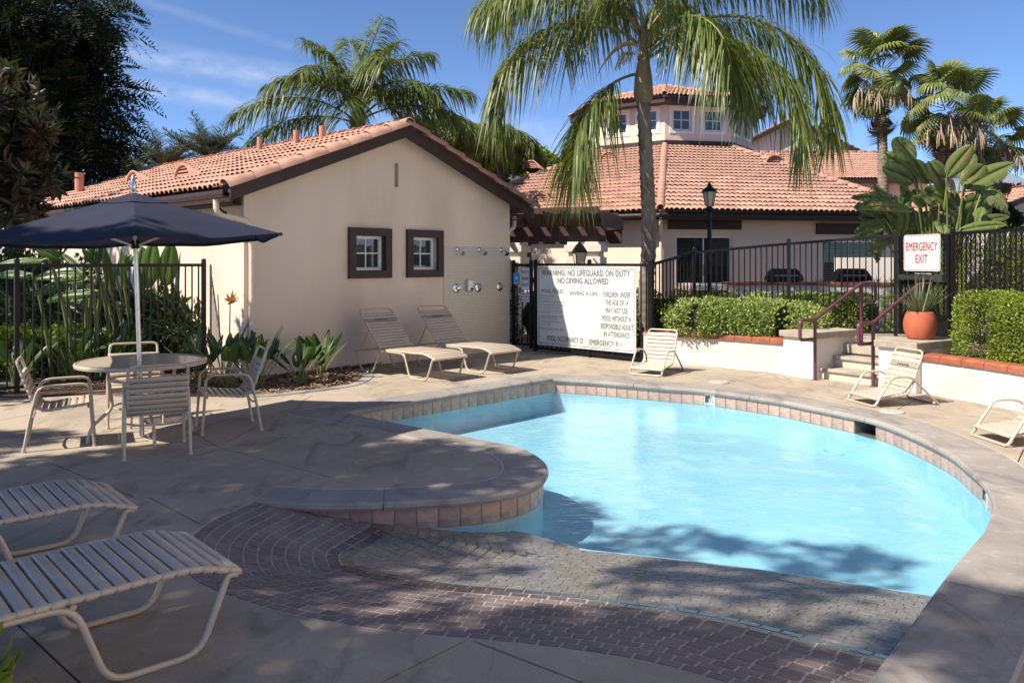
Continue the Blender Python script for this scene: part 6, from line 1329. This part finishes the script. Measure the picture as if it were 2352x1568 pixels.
for k in range(6): c = PT(1900+k*32, 600, 18.3-k*.05); grass('strap_leaf_grass', ('strap leaved tuft on the terrace, first from the grill', 'strap leaved tuft on the terrace, second from the grill', 'strap leaved tuft on the terrace, third from the grill', 'strap leaved tuft on the terrace, fourth from the grill', 'strap leaved tuft on the terrace, fifth from the grill', 'strap leaved tuft on the terrace beside the gate post')[k], (c.x, c.y, .88), 60, .6, .15, M_lily, 30+k, .03, 'strap leaf tufts on the terrace')
# grass in the clay pot
pt_ = thing('pot_grass', 'spiky grey green grass growing in the clay pot', 'plant', ST(1.24, .52, .635+.32)); V = []; F = []
for k in range(110):
    a = random.uniform(0, 2*pi); l = random.uniform(.25, .62); sp_ = random.uniform(.1, 1.0); d_ = Vector((cos(a)*sp_, sin(a)*sp_, 1)).normalized(); strip(V, F, (cos(a)*.06, sin(a)*.06, 0), d_, l, .016, random.uniform(.0, .55)*sp_, (-sin(a), cos(a), 0))
link('foliage', np_mesh('foliage', V, F, M_potgrass), pt_)
# ============================================================= feathery tree, bronze tree, background trees
def spray_tree(name, label, base, trunk_r, cpts, n_fr, m, fl=.55, pin=12, pl=.13, pw_=.045, limbs=8, cat_='tree', seed=1, group=None, down=.35, mb=M_bark):
    rd = np.random.default_rng(seed); rp = random.Random(seed); base = Vector(base); t = thing(name, label, cat_, base, 0, group); P0 = []; D0 = []
    zt = max(c[2]-c[5]*.2 for c in cpts); cm = Vector((np.mean([c[0] for c in cpts]), np.mean([c[1] for c in cpts]), 0))-base; q = MB(); top = Vector((cm.x*.6, cm.y*.6, zt*.75-base.z)); q.tube(cat([Vector((0, 0, -.2)), Vector((.05, 0, top.z*.3)), top*.6, top], 5), [trunk_r*(1-.75*i/15) for i in range(16)], 10)
    for c in cpts:
        e = Vector(c[:3])-base; s_ = Vector((top.x*.3, top.y*.3, top.z*rp.uniform(.35, .8))); q.tube(cat([s_, s_.lerp(e, .5)+Vector((0, 0, .3)), e], 4), [trunk_r*.4*(1-.8*i/8) for i in range(9)], 7)
        for k in range(4): e2 = e+Vector((rp.uniform(-1, 1)*c[3], rp.uniform(-1, 1)*c[4], rp.uniform(-.8, .8)*c[5]))*.75; q.tube([s_.lerp(e, .6), e2], [trunk_r*.12, .006], 5)
    q.build('trunk', mb, t); vol = np.array([c[3]*c[4]*c[5] for c in cpts]); pr = vol**.8/np.sum(vol**.8); which = rd.choice(len(cpts), n_fr, p=pr); C = np.array([c[:6] for c in cpts])[which]; d = nrm(rd.normal(size=(n_fr, 3))); r = rd.random(n_fr)**.4
    p = C[:, :3]+d*C[:, 3:]*r[:, None]; out = nrm(d*np.array([1, 1, .5])+rd.normal(size=(n_fr, 3))*.5+np.array([0, 0, -down])); ln = fl*(.7+.6*rd.random(n_fr)); sd = nrm(np.cross(out, rd.normal(size=(n_fr, 3))*.6+np.array([0, 0, 1.0]))); PP = []; DD = []; NN = []; LL = []; WW = []; upn = np.cross(sd, out)
    for k in range(pin):
        f = (k+.6)/pin
        for sg in (-1, 1): PP.append(p+out*(ln*f)[:, None]+np.array([0, 0, -1])*(ln*.35*f*f)[:, None]); DD.append(sd*sg+out*.65+rd.normal(size=(n_fr, 3))*.15); NN.append(upn+rd.normal(size=(n_fr, 3))*.3); LL.append(pl*(sin(pi*(.15+.8*f)))*(.8+.4*rd.random(n_fr))); WW.append(np.full(n_fr, pw_))
    leaves('crown', np.concatenate(PP)-np.array(base[:]), np.concatenate(DD), np.concatenate(NN), np.concatenate(LL), np.concatenate(WW), m, t, fold=.05); return t
def pc(u, v, Y, ru, rv, rd_): c = PT(u, v, Y); return (c.x, c.y, c.z, ru*Y/FPX, rd_, rv*Y/FPX)
tb_ = PT(25, 600, 20); tb_.z = 0
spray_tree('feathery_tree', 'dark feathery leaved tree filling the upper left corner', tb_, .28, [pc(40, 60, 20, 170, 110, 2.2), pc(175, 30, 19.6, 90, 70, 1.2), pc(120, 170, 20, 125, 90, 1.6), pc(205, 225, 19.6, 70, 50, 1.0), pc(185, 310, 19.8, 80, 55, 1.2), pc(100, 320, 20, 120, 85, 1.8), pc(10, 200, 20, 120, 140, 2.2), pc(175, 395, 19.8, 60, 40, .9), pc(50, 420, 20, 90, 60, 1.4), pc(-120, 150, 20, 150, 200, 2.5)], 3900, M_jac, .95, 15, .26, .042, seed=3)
def leafy(name, label, base, trunk_r, cpts, n, L, Wd, m, seed, cat_='tree', group=None, rosette=5, mb=M_bark):
    rd = np.random.default_rng(seed); rp = random.Random(seed); base = Vector(base); t = thing(name, label, cat_, base, 0, group); q = MB(); cz = np.mean([c[2] for c in cpts])-base.z; top = Vector((0, 0, cz*.75)); q.tube([(0, 0, -.1), top*.5, top], [trunk_r, trunk_r*.8, trunk_r*.5], 8)
    for c in cpts:
        e = Vector(c[:3])-base; q.tube([top*.8, top.lerp(e, .5)+Vector((0, 0, .1)), e], [trunk_r*.45, trunk_r*.3, .01], 6)
    q.build('trunk', mb, t); C0 = np.array([c[:6] for c in cpts]); vol = C0[:, 3]*C0[:, 4]*C0[:, 5]; w = rd.choice(len(cpts), n, p=vol**.75/np.sum(vol**.75)); C = C0[w]; d = nrm(rd.normal(size=(n, 3))); r = rd.random(n)**.35*(1+.12*np.sin(d[:, 0]*7+w)+.12*np.sin(d[:, 2]*9)); p = C[:, :3]+d*C[:, 3:]*r[:, None]
    P2 = np.repeat(p, rosette, 0); ax = np.repeat(nrm(d+rd.normal(size=(n, 3))*.5+np.array([0, 0, .5])), rosette, 0); D = nrm(ax*.55+rd.normal(size=P2.shape)*.8); leaves('crown', P2-np.array(base[:]), D, ax+rd.normal(size=P2.shape)*.4, L*(.7+.6*rd.random(len(P2))), Wd*(.7+.6*rd.random(len(P2))), m, t, .2); return t
lb = PT(-60, 600, 9.6); lb.z = 0
leafy('loquat_tree', 'bronze tipped broad leaved tree at the left edge', lb, .09, [pc(20, 260, 9.6, 60, 100, .7), pc(70, 300, 9.5, 50, 40, .4), pc(20, 380, 9.6, 75, 70, .7), pc(5, 470, 9.6, 70, 60, .7), pc(80, 410, 9.5, 40, 45, .4), pc(-60, 350, 9.6, 110, 170, .9)], 620, .20, .06, M_bronze, 8, rosette=7)
for u, v, Y, ru, rv, lab, m, sd_ in ((1120, 370, 33, 70, 55, 'green leafy tree between the two roofs', M_shrub, 1), (1225, 372, 36, 50, 38, 'small leafy tree right of the hanging palm fronds', M_hedge2, 2), (2335, 470, 38, 60, 45, 'dark red leaved tree at the far right edge', M_shrubd, 3), (2290, 505, 33, 45, 45, 'dark leafy tree beyond the fence at the right', M_shrub, 6), (60, 560, 26, 70, 40, 'dark shrubby tree low behind the left fence', M_shrub, 7), (1010, 420, 32, 80, 40, 'leafy tree hidden behind the gable slope', M_shrub, 9)):
    c = PT(u, v, Y); s_ = Y/FPX; leafy('leafy_tree', lab, (c.x, c.y, 0), .15, [(c.x+dx*ru*s_, c.y, c.z+dz*rv*s_, ru*s_*.6, ru*s_*.6, rv*s_*.6) for dx, dz in ((0, .35), (-.5, -.1), (.5, -.1), (0, -.5), (.2, .1))], 1000, .26, .14, m, sd_, rosette=5)
c = PT(131, 600, 40); cy = thing('cypress', 'thin pointed cypress above the far end of the roof', 'tree', (c.x, c.y, 0)); MB().tube([(0, 0, 0), (0, 0, 2)], .1, 8).build('trunk', M_bark, cy); zt_c = EYE+(600-440)*40/FPX; nn = 2500; z_ = rng.random(nn); a_ = rng.random(nn)*2*pi; r_ = .34*(1-z_)**.6*np.sqrt(rng.random(nn)); leaves('crown', np.stack([r_*np.cos(a_), r_*np.sin(a_), 1+z_*(zt_c-1)], 1), np.stack([np.cos(a_)*.3, np.sin(a_)*.3, np.ones(nn)], 1), sph(nn), .25, .07, M_shrub, cy)
# another navy umbrella far behind the left fence
fu = PT(215, 600, 19); f_ = thing('garden_umbrella', 'second navy umbrella far behind the left fence', 'umbrella', (fu.x-1.6, fu.y+1, 0)); MB().tube([(0, 0, 0), (0, 0, 2.3)], .025, 8).build('pole', M_alu, f_); V = [(0, 0, 2.45)]+[(1.3*cos(k*pi/3), 1.3*sin(k*pi/3), 2.0) for k in range(6)]; MB().add(V, [(0, 1+k, 1+(k+1) % 6) for k in range(6)]).build('canopy', M_navy, f_)
# foreground sprigs at the lower left corner
sb = Vector((-1.92, 2.86, 0)); pv = thing('foreground_shrub', 'small bright green shrub at the lower left corner', 'plant', sb); n = 260; d_ = sph(n); d_[:, 2] = np.abs(d_[:, 2]); p = d_*np.array([.17, .17, .36])*rng.random(n)[:, None]**.4; leaves('foliage', p, d_+rng.normal(size=(n, 3))*.4+np.array([0, 0, .4]), sph(n), .075, .034, M_hedge2, pv)
# hills at the horizon
hl = MB(); prof_h = [(-900, 60), (-500, 95), (-150, 70), (200, 85), (520, 105), (760, 150), (900, 90), (1100, 60)]; hp = cat([Vector((x, 1200, z)) for x, z in prof_h], 6); hl.add([(p.x, 1200, -5) for p in hp]+[(p.x, 1300, p.z) for p in hp], [(i, i+1, len(hp)+i+1, len(hp)+i) for i in range(len(hp)-1)], True); tag(hl.build('hills', M_hill), kind='structure')
# trees standing behind and left of the camera: their shade lies over the near deck
def shade(label, base, cpts, n, seed): return leafy('shade_tree', label, base, .22, cpts, n, .17, .08, M_shrub, seed, group='trees behind the camera', rosette=6)
def over(x, y, z, rx, ry, rz): k = 1/tan(SUN_EL); return (x+SH[0]*k*z, y+SH[1]*k*z, z, rx, ry, rz)                         # crown lump whose shade falls on x, y
shade('broad leafy tree behind the camera shading the near deck', (-9.5, -2.0, 0), [over(-2.2, 4.2, 8.2, 1.5, 1.2, .9), over(-3.6, 5.3, 8.4, 1.4, 1.1, .8), over(-1.3, 6.7, 8.8, 1.2, .8, .7), over(-2.6, 6.9, 8.6, 1.0, .7, .6), over(-.4, 6.4, 8.8, .7, .6, .5), over(-4.0, 3.5, 8.0, 1.4, 1.2, .8), over(-1.8, 3.0, 8.0, 1.4, .9, .8), over(-.2, 2.9, 8.2, 1.2, .7, .6), over(-5.2, 6.4, 8.2, .9, 1.0, .6), over(-1.2, 5.3, 8.4, .9, .7, .6), over(-4.6, 5.7, 8.2, 1.0, .8, .6), over(-3.1, 6.5, 8.5, .9, .7, .6), over(-4.9, 7.5, 8.2, .7, .5, .4), over(-2.0, 5.7, 8.4, 1.0, .7, .6), over(.3, 3.6, 8.6, .9, .5, .5)], 6600, 31)
shade('second leafy tree behind the camera shading the beach entry', (-6.5, -4.0, 0), [over(2.0, 3.7, 9.6, .9, .6, .5), over(1.2, 4.9, 9.4, .8, .5, .5), over(2.9, 3.4, 9.6, .9, .7, .6), over(.8, 5.9, 9.2, .7, .35, .4), over(1.8, 5.6, 9.8, .6, .3, .3)], 520, 32)
shade('feathery tree beyond the left edge shading the side of the pool house', (-12.5, 9.0, 0), [over(-5.6, 13.2, 6.2, 1.0, 1.0, .9), over(-6.6, 14.2, 6.4, 1.2, 1.1, .9), over(-8.2, 15.4, 6.4, 1.3, 1.2, .9), over(-7.2, 11.6, 5.6, 1.1, .9, .8), over(-9.6, 16.5, 6.4, 1.3, 1.2, .9), over(-5.5, 15.0, 7.4, 1.0, .9, .8), over(-6.5, 9.6, 5.4, .8, .7, .5)], 1300, 33)
hedge('shrub', 'tall dark shrub in the shade behind the left fence', [PT(-80, 600, 14.5).xy.to_3d(), PT(60, 600, 14.3).xy.to_3d(), PT(170, 600, 14.6).xy.to_3d()], .6, 0, 1.7, 7000, .11, .05, M_shrub, 2.2, wob=.16)
hedge('shrub', 'mixed leafy shrubs in the shade between the bananas and the pool house wall', [PT(215, 600, 13.4).xy.to_3d(), PT(330, 600, 12.9).xy.to_3d(), PT(455, 600, 12.35).xy.to_3d()], .34, 0, 1.0, 2600, .22, .075, M_shrub, 2.2, wob=.18)
